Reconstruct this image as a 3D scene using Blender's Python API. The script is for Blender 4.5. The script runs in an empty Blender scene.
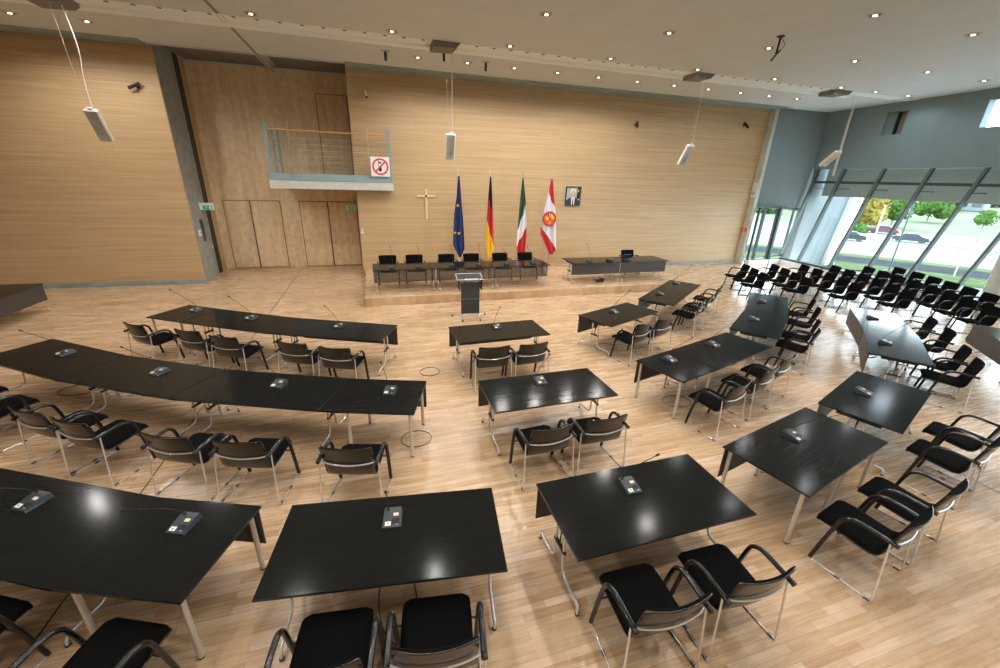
import bpy, math, random
from mathutils import Matrix, Vector
random.seed(7)
S = bpy.context.scene
COL = S.collection
PI = math.pi

# ------------------------------------------------------------------ materials
def newmat(name):
    m = bpy.data.materials.new(name); m.use_nodes = True
    nt = m.node_tree
    return m, nt, nt.nodes, nt.links, nt.nodes['Principled BSDF']
def simple(name, col, rough=.5, metal=0.0, spec=.5, emit=None, es=0, noise=0, nscale=20):
    m, nt, N, L, b = newmat(name)
    b.inputs['Base Color'].default_value = (*col, 1)
    b.inputs['Roughness'].default_value = rough
    b.inputs['Metallic'].default_value = metal
    b.inputs['Specular IOR Level'].default_value = spec
    if emit:
        b.inputs['Emission Color'].default_value = (*emit, 1); b.inputs['Emission Strength'].default_value = es
    if noise:
        tc = N.new('ShaderNodeTexCoord'); n = N.new('ShaderNodeTexNoise'); n.inputs['Scale'].default_value = nscale
        n.inputs['Detail'].default_value = 4
        r = N.new('ShaderNodeValToRGB'); L.new(tc.outputs['Object'], n.inputs['Vector']); L.new(n.outputs['Fac'], r.inputs['Fac'])
        r.color_ramp.elements[0].position = .3; r.color_ramp.elements[1].position = .7
        r.color_ramp.elements[0].color = (*[c*(1-noise) for c in col], 1); r.color_ramp.elements[1].color = (*[min(1, c*(1+noise)) for c in col], 1)
        L.new(r.outputs['Color'], b.inputs['Base Color'])
    return m
def mapping(N, L, scale, coord='Object', rot=(0,0,0)):
    tc = N.new('ShaderNodeTexCoord'); mp = N.new('ShaderNodeMapping')
    mp.inputs['Scale'].default_value = scale; mp.inputs['Rotation'].default_value = rot
    L.new(tc.outputs[coord], mp.inputs['Vector']); return mp
def ramp(N, stops):
    r = N.new('ShaderNodeValToRGB'); e = r.color_ramp.elements
    while len(e) < len(stops): e.new(.5)
    for i, (p, c) in enumerate(stops): e[i].position = p; e[i].color = (*c, 1)
    return r
def mixc(N, L, a, b, fac, mode='MIX'):
    m = N.new('ShaderNodeMix'); m.data_type = 'RGBA'; m.blend_type = mode
    if isinstance(fac, (int, float)): m.inputs[0].default_value = fac
    else: L.new(fac, m.inputs[0])
    for s, v in ((6, a), (7, b)):
        if isinstance(v, tuple): m.inputs[s].default_value = (*v, 1)
        else: L.new(v, m.inputs[s])
    return m.outputs[2]
def wall_wood():
    m, nt, N, L, b = newmat('veneer_wall')
    mp = mapping(N, L, (.4, .4, 26)); n = N.new('ShaderNodeTexNoise'); n.inputs['Scale'].default_value = 1.0; n.inputs['Detail'].default_value = 5
    L.new(mp.outputs[0], n.inputs['Vector'])
    r = ramp(N, [(.28, (.475,.325,.17)), (.5, (.53,.37,.205)), (.72, (.585,.42,.245))]); L.new(n.outputs['Fac'], r.inputs['Fac'])
    # long battens
    tc = N.new('ShaderNodeTexCoord'); sx = N.new('ShaderNodeSeparateXYZ'); L.new(tc.outputs['Object'], sx.inputs[0])
    cb = N.new('ShaderNodeCombineXYZ'); L.new(sx.outputs[0], cb.inputs[0]); L.new(sx.outputs[2], cb.inputs[1])
    br = N.new('ShaderNodeTexBrick'); L.new(cb.outputs[0], br.inputs['Vector'])
    br.inputs['Scale'].default_value = 1; br.inputs['Brick Width'].default_value = 1.6; br.inputs['Row Height'].default_value = .075
    br.inputs['Mortar Size'].default_value = .002; br.inputs['Bias'].default_value = 0
    br.inputs['Color1'].default_value = (.80,.78,.74,1); br.inputs['Color2'].default_value = (1.06,1.06,1.06,1); br.inputs['Mortar'].default_value = (.78,.74,.7,1)
    c = mixc(N, L, r.outputs['Color'], br.outputs['Color'], .38, 'MULTIPLY')
    L.new(c, b.inputs['Base Color']); b.inputs['Roughness'].default_value = .45
    return m
def ply_wood():
    m, nt, N, L, b = newmat('plywood_wall')
    mp = mapping(N, L, (7, 3, .45)); n = N.new('ShaderNodeTexNoise'); n.inputs['Scale'].default_value = 1; n.inputs['Detail'].default_value = 6
    L.new(mp.outputs[0], n.inputs['Vector'])
    r = ramp(N, [(.3, (.68,.51,.31)), (.55, (.77,.60,.39)), (.75, (.83,.68,.47))]); L.new(n.outputs['Fac'], r.inputs['Fac'])
    mp2 = mapping(N, L, (2.3, 1, 2.0)); n2 = N.new('ShaderNodeTexNoise'); n2.inputs['Scale'].default_value = 2.2; n2.inputs['Detail'].default_value = 3
    L.new(mp2.outputs[0], n2.inputs['Vector'])
    r2 = ramp(N, [(.35, (.84,.80,.76)), (.6, (1.03,1.03,1.03))]); L.new(n2.outputs['Fac'], r2.inputs['Fac'])
    c = mixc(N, L, r.outputs['Color'], r2.outputs['Color'], .7, 'MULTIPLY')
    L.new(c, b.inputs['Base Color']); b.inputs['Roughness'].default_value = .42
    return m
def floor_wood():
    m, nt, N, L, b = newmat('beech_parquet')
    tc = N.new('ShaderNodeTexCoord')
    br = N.new('ShaderNodeTexBrick'); L.new(tc.outputs['Object'], br.inputs['Vector'])
    br.offset = .37; br.offset_frequency = 2; br.squash = 1
    br.inputs['Scale'].default_value = 1; br.inputs['Brick Width'].default_value = .62; br.inputs['Row Height'].default_value = .075
    br.inputs['Mortar Size'].default_value = .0012; br.inputs['Mortar Smooth'].default_value = .3; br.inputs['Bias'].default_value = 0
    br.inputs['Color1'].default_value = (0,0,0,1); br.inputs['Color2'].default_value = (1,1,1,1); br.inputs['Mortar'].default_value = (.25,.25,.25,1)
    r = ramp(N, [(0, (.495,.318,.18)), (.35, (.57,.385,.23)), (.7, (.63,.44,.28)), (1, (.69,.51,.355))]); L.new(br.outputs['Color'], r.inputs['Fac'])
    mp = mapping(N, L, (1.6, 22, 1)); n = N.new('ShaderNodeTexNoise'); n.inputs['Scale'].default_value = 1.5; n.inputs['Detail'].default_value = 5
    L.new(mp.outputs[0], n.inputs['Vector'])
    r2 = ramp(N, [(.3, (.88,.86,.84)), (.6, (1.03,1.03,1.03))]); L.new(n.outputs['Fac'], r2.inputs['Fac'])
    c = mixc(N, L, r.outputs['Color'], r2.outputs['Color'], .7, 'MULTIPLY')
    c = mixc(N, L, c, (.25,.15,.08), br.outputs['Fac'])
    L.new(c, b.inputs['Base Color'])
    r3 = ramp(N, [(.3, (.22,.22,.22)), (.7, (.32,.32,.32))]); L.new(n.outputs['Fac'], r3.inputs['Fac']); L.new(r3.outputs['Color'], b.inputs['Roughness'])
    return m
def table_black(name='black_stained_wood'):
    m, nt, N, L, b = newmat(name)
    mp = mapping(N, L, (1.2, 26, 1.2)); n = N.new('ShaderNodeTexNoise'); n.inputs['Scale'].default_value = 2; n.inputs['Detail'].default_value = 3
    L.new(mp.outputs[0], n.inputs['Vector'])
    r = ramp(N, [(.3, (.0085,.009,.0085)), (.7, (.0125,.013,.0125))]); L.new(n.outputs['Fac'], r.inputs['Fac'])
    L.new(r.outputs['Color'], b.inputs['Base Color']); b.inputs['Roughness'].default_value = .13; b.inputs['IOR'].default_value=1.17
    return m
def glass_mat():
    m, nt, N, L, b = newmat('clear_glass'); N.remove(b)
    o = N['Material Output']; t = N.new('ShaderNodeBsdfTransparent'); t.inputs[0].default_value = (.955,.985,.98,1)
    g = N.new('ShaderNodeBsdfGlossy'); g.inputs['Roughness'].default_value = .02
    f0 = N.new('ShaderNodeLayerWeight'); f0.inputs[0].default_value = .5; f1=N.new('ShaderNodeMath'); f1.operation='POWER'; f1.inputs[1].default_value=4; L.new(f0.outputs['Facing'],f1.inputs[0]); f=N.new('ShaderNodeMath'); f.operation='MULTIPLY_ADD'; f.inputs[1].default_value=.5; f.inputs[2].default_value=.03; L.new(f1.outputs[0],f.inputs[0])
    mx = N.new('ShaderNodeMixShader'); L.new(f.outputs[0], mx.inputs[0]); L.new(t.outputs[0], mx.inputs[1]); L.new(g.outputs[0], mx.inputs[2])
    L.new(mx.outputs[0], o.inputs[0]); return m
def mesh_panel():
    m, nt, N, L, b = newmat('perforated_black_panel')
    b.inputs['Base Color'].default_value = (.05,.048,.045,1); b.inputs['Roughness'].default_value = .5
    o = N['Material Output']; t = N.new('ShaderNodeBsdfTransparent'); mx = N.new('ShaderNodeMixShader'); mx.inputs[0].default_value = .42
    L.new(b.outputs[0], mx.inputs[1]); L.new(t.outputs[0], mx.inputs[2]); L.new(mx.outputs[0], o.inputs[0]); return m
def grass_mat():
    m, nt, N, L, b = newmat('lawn')
    mp = mapping(N, L, (1,1,1)); n = N.new('ShaderNodeTexNoise'); n.inputs['Scale'].default_value = .6; n.inputs['Detail'].default_value = 8
    L.new(mp.outputs[0], n.inputs['Vector'])
    r = ramp(N, [(.35, (.038,.055,.024)), (.65, (.058,.072,.038))]); L.new(n.outputs['Fac'], r.inputs['Fac']); L.new(r.outputs['Color'], b.inputs['Base Color'])
    b.inputs['Roughness'].default_value = .9; b.inputs['Specular IOR Level'].default_value = 0
    return m
def curtain_mat():
    m, nt, N, L, b = newmat('grey_blind_fabric')
    b.inputs['Roughness'].default_value = .8
    mp = mapping(N, L, (1,1,1)); w = N.new('ShaderNodeTexWave'); w.bands_direction = 'X'; w.inputs['Scale'].default_value = 4.5
    L.new(mp.outputs[0], w.inputs['Vector']); r = ramp(N, [(0, (.205,.27,.295)), (1, (.235,.30,.325))]); L.new(w.outputs['Fac'], r.inputs['Fac']); L.new(r.outputs['Color'], b.inputs['Base Color'])
    return m
M = dict(
 wall=wall_wood(), ply=ply_wood(), floor=floor_wood(), top=table_black(), glass=glass_mat(), meshp=mesh_panel(), grass=grass_mat(), curtain=curtain_mat(),
 edge=simple('black_edge', (.012,.012,.012), .35),
 ceiling=simple('ceiling_paint', (.60,.66,.70), .75, noise=.03, nscale=1.5),
 strip=simple('ceiling_strip_white', (.80,.90,.94), .6),
 gap=simple('teal_steel', (.24,.33,.335), .5, noise=.25, nscale=3),
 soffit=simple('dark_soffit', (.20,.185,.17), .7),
 concrete=simple('concrete', (.30,.31,.29), .7, noise=.16, nscale=4),
 palecon=simple('pale_concrete', (.58,.60,.56), .7, noise=.08, nscale=5),
 greywall=simple('grey_plaster', (.225,.315,.345), .8, noise=.03, nscale=2),
 lintel=simple('lintel_skylit', (0.3850,0.4466,0.4466), .7), rear=simple('pale_plaster', (.55,.52,.47), .8),  # lintel: wall grey lightened, sky light put into the colour
 chrome=simple('chrome', (.86,.87,.90), .2, .62),
 steel=simple('brushed_steel', (.70,.69,.68), .32, .7),
 fabric=simple('black_fabric', (.0045,.0045,.005), .95, spec=.06, noise=.3, nscale=160),
 plywood=simple('dark_brown_ply', (.019,.0145,.011), .22, noise=.25, nscale=14),
 blackp=simple('black_lacquer', (.006,.006,.0065), .16),
 blackm=simple('matt_black', (.015,.015,.016), .6),
 panel=simple('anthracite_panel', (.058,.050,.046), .5),
 unit=simple('slate_plastic', (.030,.038,.046), .42),
 white=simple('white_plastic', (.80,.80,.78), .45),
 offw=simple('beige_panel', (.72,.64,.52), .5),
 mull=simple('steel_mullion', (.045,.062,.066), .45, 0),
 mullin=simple('aluminium_light', (.14,.18,.185), .4, 0),
 blue=simple('blue_grey_paint', (.28,.38,.42), .5),
 handrail=simple('oak_rail', (.60,.34,.10), .4),
 rod=simple('rail_rod', (.55,.53,.48), .3, .7),
 lens=simple('lamp_lens', (1,.95,.85), .4, emit=(1,.90,.74), es=4),
 ring=simple('lamp_ring', (.55,.50,.44), .4, .3),
 ringd=simple('lamp_well', (.10,.085,.07), .5),
 cross=simple('light_maple', (.72,.56,.36), .5),
 green=simple('exit_green', (.0,.22,.10), .5, emit=(.0,.30,.13), es=.35),
 signw=simple('sign_white', (.82,.86,.83), .5),
 red=simple('sign_red', (.70,.03,.10), .5), alarm=simple('alarm_red', (.75,.09,.05), .5),
 eub=simple('flag_blue', (.012,.030,.13), .8), gold=simple('flag_gold', (.86,.52,.02), .7), fblack=simple('flag_black', (.010,.010,.010), .8),
 fred=simple('flag_red', (.52,.018,.03), .8), fwhite=simple('flag_white', (.74,.74,.78), .8), fgreen=simple('flag_green', (.012,.085,.045), .8), star=simple('star_yellow', (.85,.66,.05), .6),
 skin=simple('printed_skin', (.62,.42,.30), .5), hair=simple('printed_hair', (.70,.70,.68), .5), suit=simple('printed_navy', (.018,.028,.045), .5), photo=simple('printed_backdrop', (.36,.42,.40), .5),
 pave=simple('pale_paving', (0.1694,0.1694,0.1694), .9, spec=0, noise=.06, nscale=.8), road=simple('asphalt_pale', (0.1329,0.1363,0.1386), .9, spec=0, noise=.05, nscale=.5),
 stone=simple('stone_band', (.024,.027,.029), .9, spec=0, noise=.3, nscale=1.2), extcon=simple('exterior_concrete', (0.1155,0.1347,0.1386), .8, noise=.08, nscale=1.0),
 extwhite=simple('white_render', (.75,.76,.75), .7),
 meadow=simple('pale_meadow', (0.0949,0.1078,0.0734), .9, spec=0, noise=.12, nscale=.15), bark=simple('bark', (.16,.13,.10), .9), leafy=simple('yellow_leaves', (0.1502,0.1213,0.0253), .8, spec=0, noise=.4, nscale=2.5), leafg=simple('green_leaves', (0.0351,0.0750,0.0181), .8, spec=0, noise=.45, nscale=2.5), leafd=simple('dark_leaves', (0.0108,0.0293,0.0139), .8, spec=0, noise=.45, nscale=2),
 carred=simple('car_maroon', (.08,.012,.022), .3), cardark=simple('car_graphite', (.014,.017,.021), .3), carsil=simple('car_silver', (.08,.085,.09), .3), carglass=simple('car_window', (.03,.04,.05), .1), tyre=simple('tyre', (.02,.02,.02), .8),
 doorgap=simple('door_gap_brown', (.16,.10,.055), .6), cable=simple('dark_cable', (.05,.035,.025), .5), screen=simple('dark_screen', (.03,.045,.06), .2),
)

# ------------------------------------------------------------------ mesh helpers
def unit(v): return v.normalized()
class MB:
    def __init__(s): s.v=[]; s.f=[]; s.m=[]; s.sm=[]
    def add(s, vs, fs, mi=0, smooth=False, mat=None):
        o=len(s.v)
        for v in vs: s.v.append(tuple(mat@Vector(v)) if mat else tuple(v))
        for f in fs: s.f.append([o+i for i in f]); s.m.append(mi); s.sm.append(smooth)
    def box(s, c, d, mi=0, mat=None, bev=0):
        x,y,z=[k/2 for k in d]
        if bev:
            b=min(bev,x*.9,y*.9,z*.9); ring=[]
            def lv(zz,i): return [(c[0]+sx*(x-ix),c[1]+sy*(y-iy),zz) for (sx,sy,ix,iy) in ((-1,-1,i,b if i==0 else i),(1,-1,i,b if i==0 else i),(1,1,i,b if i==0 else i),(-1,1,i,b if i==0 else i))]
            def oct_(zz,i): 
                X=x-i;Y=y-i
                return [(c[0]-X+b,c[1]-Y,zz),(c[0]+X-b,c[1]-Y,zz),(c[0]+X,c[1]-Y+b,zz),(c[0]+X,c[1]+Y-b,zz),(c[0]+X-b,c[1]+Y,zz),(c[0]-X+b,c[1]+Y,zz),(c[0]-X,c[1]+Y-b,zz),(c[0]-X,c[1]-Y+b,zz)]
            if x-b<=b*1.01 or y-b<=b*1.01: bb=b*.45
            else: bb=b
            vs=oct_(c[2]-z,bb)+oct_(c[2]-z+b,0)+oct_(c[2]+z-b,0)+oct_(c[2]+z,bb)
            fs=[list(range(7,-1,-1)),[24+i for i in range(8)]]
            for r in range(3):
                for i in range(8): j=(i+1)%8; fs.append([r*8+i,r*8+j,r*8+8+j,r*8+8+i])
            s.add(vs,fs,mi,False,mat); return
        vs=[(c[0]+a*x,c[1]+b_*y,c[2]+e*z) for e in (-1,1) for (a,b_) in ((-1,-1),(1,-1),(1,1),(-1,1))]
        s.add(vs,[(3,2,1,0),(4,5,6,7),(0,1,5,4),(1,2,6,5),(2,3,7,6),(3,0,4,7)],mi,False,mat)
    def prism(s, poly, z0, z1, mi=0, mat=None, side=None):
        n=len(poly)
        a=sum(poly[i][0]*poly[(i+1)%n][1]-poly[(i+1)%n][0]*poly[i][1] for i in range(n))
        if a<0: poly=poly[::-1]
        vs=[(*p,z0) for p in poly]+[(*p,z1) for p in poly]
        s.add(vs,[list(range(n-1,-1,-1)),[n+i for i in range(n)]],mi,False,mat)
        s.add(vs,[[i,(i+1)%n,n+(i+1)%n,n+i] for i in range(n)],mi if side is None else side,False,mat)
    def tube(s, pts, r, n=8, mi=0, mat=None, rx=None, caps=True):
        pts=[Vector(p) for p in pts]; k=len(pts); vs=[]; 
        up=None
        for i,p in enumerate(pts):
            t=unit((pts[min(i+1,k-1)]-pts[max(i-1,0)]))
            if up is None:
                up=Vector((1,0,0)) if abs(t.x)<.8 else Vector((0,0,1))
            side=unit(up-t*up.dot(t)); up=side; b=t.cross(side)
            rr=r[i] if isinstance(r,(list,tuple)) else r
            for j in range(n):
                a=2*PI*j/n; vs.append(p+side*math.cos(a)*(rx if rx else rr)+b*math.sin(a)*rr)
        fs=[[i*n+j,i*n+(j+1)%n,(i+1)*n+(j+1)%n,(i+1)*n+j] for i in range(k-1) for j in range(n)]
        s.add(vs,fs,mi,True,mat)
        if caps: s.add(vs,[list(range(n-1,-1,-1)),[(k-1)*n+j for j in range(n)]],mi,False,mat)
    def cyl(s, c, r, h, n=20, mi=0, mat=None, r2=None):
        r2=r if r2 is None else r2
        vs=[(c[0]+r*math.cos(2*PI*j/n),c[1]+r*math.sin(2*PI*j/n),c[2]) for j in range(n)]+[(c[0]+r2*math.cos(2*PI*j/n),c[1]+r2*math.sin(2*PI*j/n),c[2]+h) for j in range(n)]
        s.add(vs,[[j,(j+1)%n,n+(j+1)%n,n+j] for j in range(n)],mi,True,mat)
        s.add(vs,[list(range(n-1,-1,-1)),list(range(n,2*n))],mi,False,mat)
    def annulus(s, c, r0, r1, h, n=28, mi=0, mat=None):
        P=[(r0,0),(r1,0),(r1,h),(r0,h)]; vs=[]
        for (r,z) in P:
            for j in range(n): a=2*PI*j/n; vs.append((c[0]+r*math.cos(a),c[1]+r*math.sin(a),c[2]+z))
        fs=[]
        for q in range(4):
            w=(q+1)%4
            for j in range(n): fs.append([q*n+j,q*n+(j+1)%n,w*n+(j+1)%n,w*n+j])
        s.add(vs,fs,mi,False,mat)
    def ball(s, c, r, mi=0, n=12, mat=None, sq=(1,1,1), noise=0):
        vs=[]; fs=[]; m=n//2
        for i in range(m+1):
            for j in range(n):
                a=PI*i/m; b=2*PI*j/n; k=1+ (random.uniform(-noise,noise) if 0<i<m else 0)
                vs.append((c[0]+r*sq[0]*k*math.sin(a)*math.cos(b),c[1]+r*sq[1]*k*math.sin(a)*math.sin(b),c[2]+r*sq[2]*k*math.cos(a)))
        for i in range(m):
            for j in range(n): fs.append([i*n+j,(i+1)*n+j,(i+1)*n+(j+1)%n,i*n+(j+1)%n])
        s.add(vs,fs,mi,noise==0,mat)
    def mesh(s, name, mats):
        me=bpy.data.meshes.new(name); me.from_pydata(s.v,[],s.f)
        for m in (mats if isinstance(mats,(list,tuple)) else [mats]): me.materials.append(m)
        me.polygons.foreach_set('material_index',s.m); me.polygons.foreach_set('use_smooth',s.sm); me.update(); return me
    def build(s, name, mats, parent=None, loc=(0,0,0), rz=0, rot=None):
        o=bpy.data.objects.new(name,s.mesh(name,mats)); COL.objects.link(o); o.parent=parent; o.location=loc
        o.rotation_euler=rot if rot else (0,0,rz)
        return o
def tag(o,label=None,cat=None,group=None,kind=None):
    if label: o['label']=label
    if cat: o['category']=cat
    if group: o['group']=group
    if kind: o['kind']=kind
    return o
def thing(name,loc,rz,label,cat,group=None):
    o=bpy.data.objects.new(name,None); COL.objects.link(o); o.location=loc; o.rotation_euler=(0,0,rz); o.empty_display_size=.1
    return tag(o,label,cat,group)
def struct(name,mb,mats,**k):
    return tag(mb.build(name,mats,**k),kind='structure')
KIDS={}
def copy_tree(o,parent=None):
    c=o.copy(); COL.objects.link(c); c.parent=parent
    for ch in o.children: copy_tree(ch,c)
    return c
def smooth_path(P,k=6):
    out=[]; n=len(P)
    for i in range(n-1):
        p0=Vector(P[max(i-1,0)]);p1=Vector(P[i]);p2=Vector(P[i+1]);p3=Vector(P[min(i+2,n-1)])
        for j in range(k):
            t=j/k; out.append(.5*((2*p1)+(p2-p0)*t+(2*p0-5*p1+4*p2-p3)*t*t+(3*p1-p0-3*p2+p3)*t**3))
    out.append(Vector(P[-1])); return out

# ------------------------------------------------------------------ camera
H=3.6517
pitch,roll,yaw=math.radians(20.982),math.radians(1.799),math.radians(17.146)
fw=Vector((math.sin(yaw)*math.cos(pitch),math.cos(yaw)*math.cos(pitch),-math.sin(pitch)))
rt=Vector((math.cos(yaw),-math.sin(yaw),0)); up=rt.cross(fw)
r2=rt*math.cos(roll)+up*math.sin(roll); u2=-rt*math.sin(roll)+up*math.cos(roll)
cam=bpy.data.cameras.new('camera'); cam.sensor_width=36; cam.lens=408.087*36/1000; cam.clip_end=400; cam.clip_start=.05
co=bpy.data.objects.new('camera',cam); COL.objects.link(co)
mw=Matrix((r2,u2,-fw)).transposed().to_4x4(); mw.translation=Vector((0,0,H)); co.matrix_world=mw
S.camera=co

# ------------------------------------------------------------------ room shell
ZC=6.81
def XW(y): return 19.9-.062*(15.2-y)
fl=MB(); fl.prism([(-14,-7),(XW(-7)+.1,-7),(XW(15.6)+.1,15.9),(17.4,16.3),(17.4,18.25),(-14,18.25)],-.12,0)
struct('floor',fl,M['floor'])
c=MB(); 
c.prism([(-14,-7),(XW(-7)+.3,-7),(XW(15.6)+.3,15.72),(17.0,15.72),(17.0,15.36),(-.5,15.36),(-.5,15.47),(-5.65,15.47),(-5.65,15.14),(-14,15.14)],ZC,ZC+.25)
struct('ceiling',c,M['ceiling'])
# strip with the row of small spots and the smooth white band behind it
c=MB(); c.box((7,12.36,ZC-.006),(26,.46,.012)); struct('trim_1',c,M['strip'])
c=MB(); c.add([(-9,12.62,ZC-.001),(17,12.62,ZC-.001),(17,12.95,ZC-.001),(-9,12.95,ZC-.001),(-9,12.66,ZC-.05),(17,12.66,ZC-.05),(17,12.92,ZC-.05),(-9,12.92,ZC-.05)],[(7,6,5,4),(0,1,2,3),(0,4,5,1),(1,5,6,2),(2,6,7,3),(3,7,4,0)]); struct('trim_2',c,M['strip'])
# steel band closing the gap between ceiling and timber wall
c=MB()
c.box((-9.85,15.5,ZC+.05),(8.38,.74,.12)); c.box((8.5,15.8,ZC+.05),(17.98,.88,.12)); struct('trim_3',c,M['gap'])
w=MB(); w.box((-9.825,15.93,3.62),(8.35,.06,7.3)); struct('wall_left_front',w,M['wall'])
w=MB(); w.box((8.365,17.24,3.62),(17.77,2.0,7.3)); struct('wall_back',w,M['wall'])
w=MB(); w.box((-3.08,18.3,3.62),(6.2,.2,7.3))
struct('wall_recess',w,M['ply'])
# concrete pier on the left of the recess, timber reveal and the black sliding track
w=MB(); w.box((-5.83,16.64,3.62),(.36,1.34,7.3)); struct('trim_4',w,M['concrete'])
w=MB(); w.box((-5.835,17.53,3.62),(.35,.44,7.3)); w.box((-5.66,17.5,3.5),(.02,.06,7.1),1); struct('trim_5',w,[M['blackm'],M['mull']])
w=MB(); w.box((-5.83,17.98,3.62),(.36,.46,7.3)); struct('wall_recess_left',w,M['wall'])
w=MB(); w.box((-3.08,16.95,7.06),(5.25,2.7,.1)); struct('ceiling_recess',w,M['soffit'])  # recess ceiling gets no lamp, its shade is put into the dark colour
w=MB(); w.box((-3.08,15.62,6.93),(5.2,.1,.24)); struct('trim_6',w,M['ceiling'])
w=MB(); w.box((-3.08,18.16,6.97),(5.2,.08,.05)); w.box((-5.6,17.9,6.97),(.05,.6,.05)); struct('trim_7',w,M['palecon'])
# ceiling track of the sliding partition and its joint in the floor
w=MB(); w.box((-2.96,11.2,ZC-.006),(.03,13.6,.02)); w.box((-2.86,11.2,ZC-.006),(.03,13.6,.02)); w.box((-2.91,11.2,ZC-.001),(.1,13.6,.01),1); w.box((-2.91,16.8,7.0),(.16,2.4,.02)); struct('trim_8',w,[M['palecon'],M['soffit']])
w=MB(); w.box((-2.92,6.5,.0015),(.014,23,.003)); w.box((7.55,-1.5,.0015),(.012,8.6,.003)); struct('trim_9',w,M['cable'])
w=MB(); w.box((-9.85,15.87,.06),(8.3,.05,.11)); w.box((-5.78,15.86,.05),(.30,.06,.09)); struct('baseboard_left',w,M['gap'])
w=MB(); w.box((13.8,16.215,.075),(6.8,.05,.15)); struct('baseboard_back',w,M['concrete'])
w=MB(); w.box((-14.1,5.7,3.6),(.2,25.8,7.4)); struct('wall_left',w,M['wall'])  # unseen side wall, added to keep daylight out on the left
# pale concrete end of the timber wall
w=MB(); w.box((17.34,16.09,3.62),(.18,.31,7.3)); struct('trim_10',w,M['palecon'])
# floor podium
w=MB(); w.box((4.99,14.16,.125),(10.82,4.2,.25)); struct('podium_floor',w,M['floor'])
# doors in the recess (flush plywood leaves)
def leaf(n,x0,x1,z0,z1,hx=None,hz=1.0):
    o=MB(); t=.012; y=18.19
    o.box(((x0+x1)/2,y,(z0+z1)/2),(x1-x0-.03,.03,z1-z0-.03),bev=.004)
    d=struct('door_%d'%n,o,M['ply'])
    g=MB(); g.box(((x0+x1)/2,18.199,(z0+z1)/2),(x1-x0+.02,.012,z1-z0+.02)); g.build('door_gap',M['doorgap'],d)
    if hx:
        h=MB(); s_=1 if hx<(x0+x1)/2 else -1
        h.box((hx,18.165,hz),(.05,.02,.24)); h.tube([(hx,18.16,hz+.02),(hx,18.11,hz+.02),(hx+s_*.13,18.11,hz+.02)],.011,8); h.build('door_handle',M['steel'],d)
        h=MB(); h.box((hx,18.168,hz+.78),(.05,.02,.16)); h.build('lock_plate',M['ring'],d)
leaf(1,-5.34,-4.46,0.02,2.56,-4.55,1.12); leaf(2,-4.44,-3.42,0.02,2.56)
leaf(3,-2.74,-1.72,0.02,2.56); leaf(4,-1.70,-.62,0.02,2.56,-1.6,1.12)
leaf(5,-1.70,-.62,3.42,6.3,-1.62,4.55)
# plaster wall above the glazing
def upper_wall():
    o=MB(); y0,y1=-7,15.62; z0,z1=4.43,7.27; t=.34
    holes=[(12.37,13.1,5.67,6.47),(9.3,10.03,5.69,6.49),(6.25,6.98,5.69,6.49),(3.2,3.9,5.69,6.49)]
    def seg(ya,yb,za,zb): o.prism([(XW(ya),ya),(XW(ya)+t,ya),(XW(yb)+t,yb),(XW(yb),yb)],za,zb)
    ys=[y0]+sorted([v for h in holes for v in h[:2]])+[y1]
    seg(y0,y1,z0,5.67); seg(y0,y1,6.49,z1)
    for i in range(0,len(ys)-1,2): seg(ys[i],ys[i+1],5.67,6.49)
    return struct('wall_right',o,M['greywall'])
upper_wall()
o=MB(); o.prism([(XW(-7)+.72,-7),(XW(-7)+1.0,-7),(XW(15.4)+1.0,15.4),(XW(15.4)+.72,15.4)],3.28,4.7); o.prism([(XW(-7)+.34,-7),(XW(-7)+.72,-7),(XW(15.4)+.72,15.4),(XW(15.4)+.34,15.4)],4.5,4.7); struct('trim_15',o,M['lintel'])
o=MB(); o.box((XW(12.7)+.30,12.56,6.08),(.04,.42,.84)); o.box((XW(12.7)+.20,12.93,6.08),(.04,.36,.84),1); 
struct('window_20',o,[M['soffit'],M['greywall']])
o=MB(); o.box((XW(12.7)+.25,12.77,6.08),(.16,.07,.86)); struct('trim_20',o,M['blackm'])
# white service post at the head of the glass wall
o=MB(); o.tube([(XW(14.5)-.08,14.5,4.15),(XW(14.5)-.08,14.5,ZC)],.05,10); struct('trim_11',o,M['extwhite'])
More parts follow.
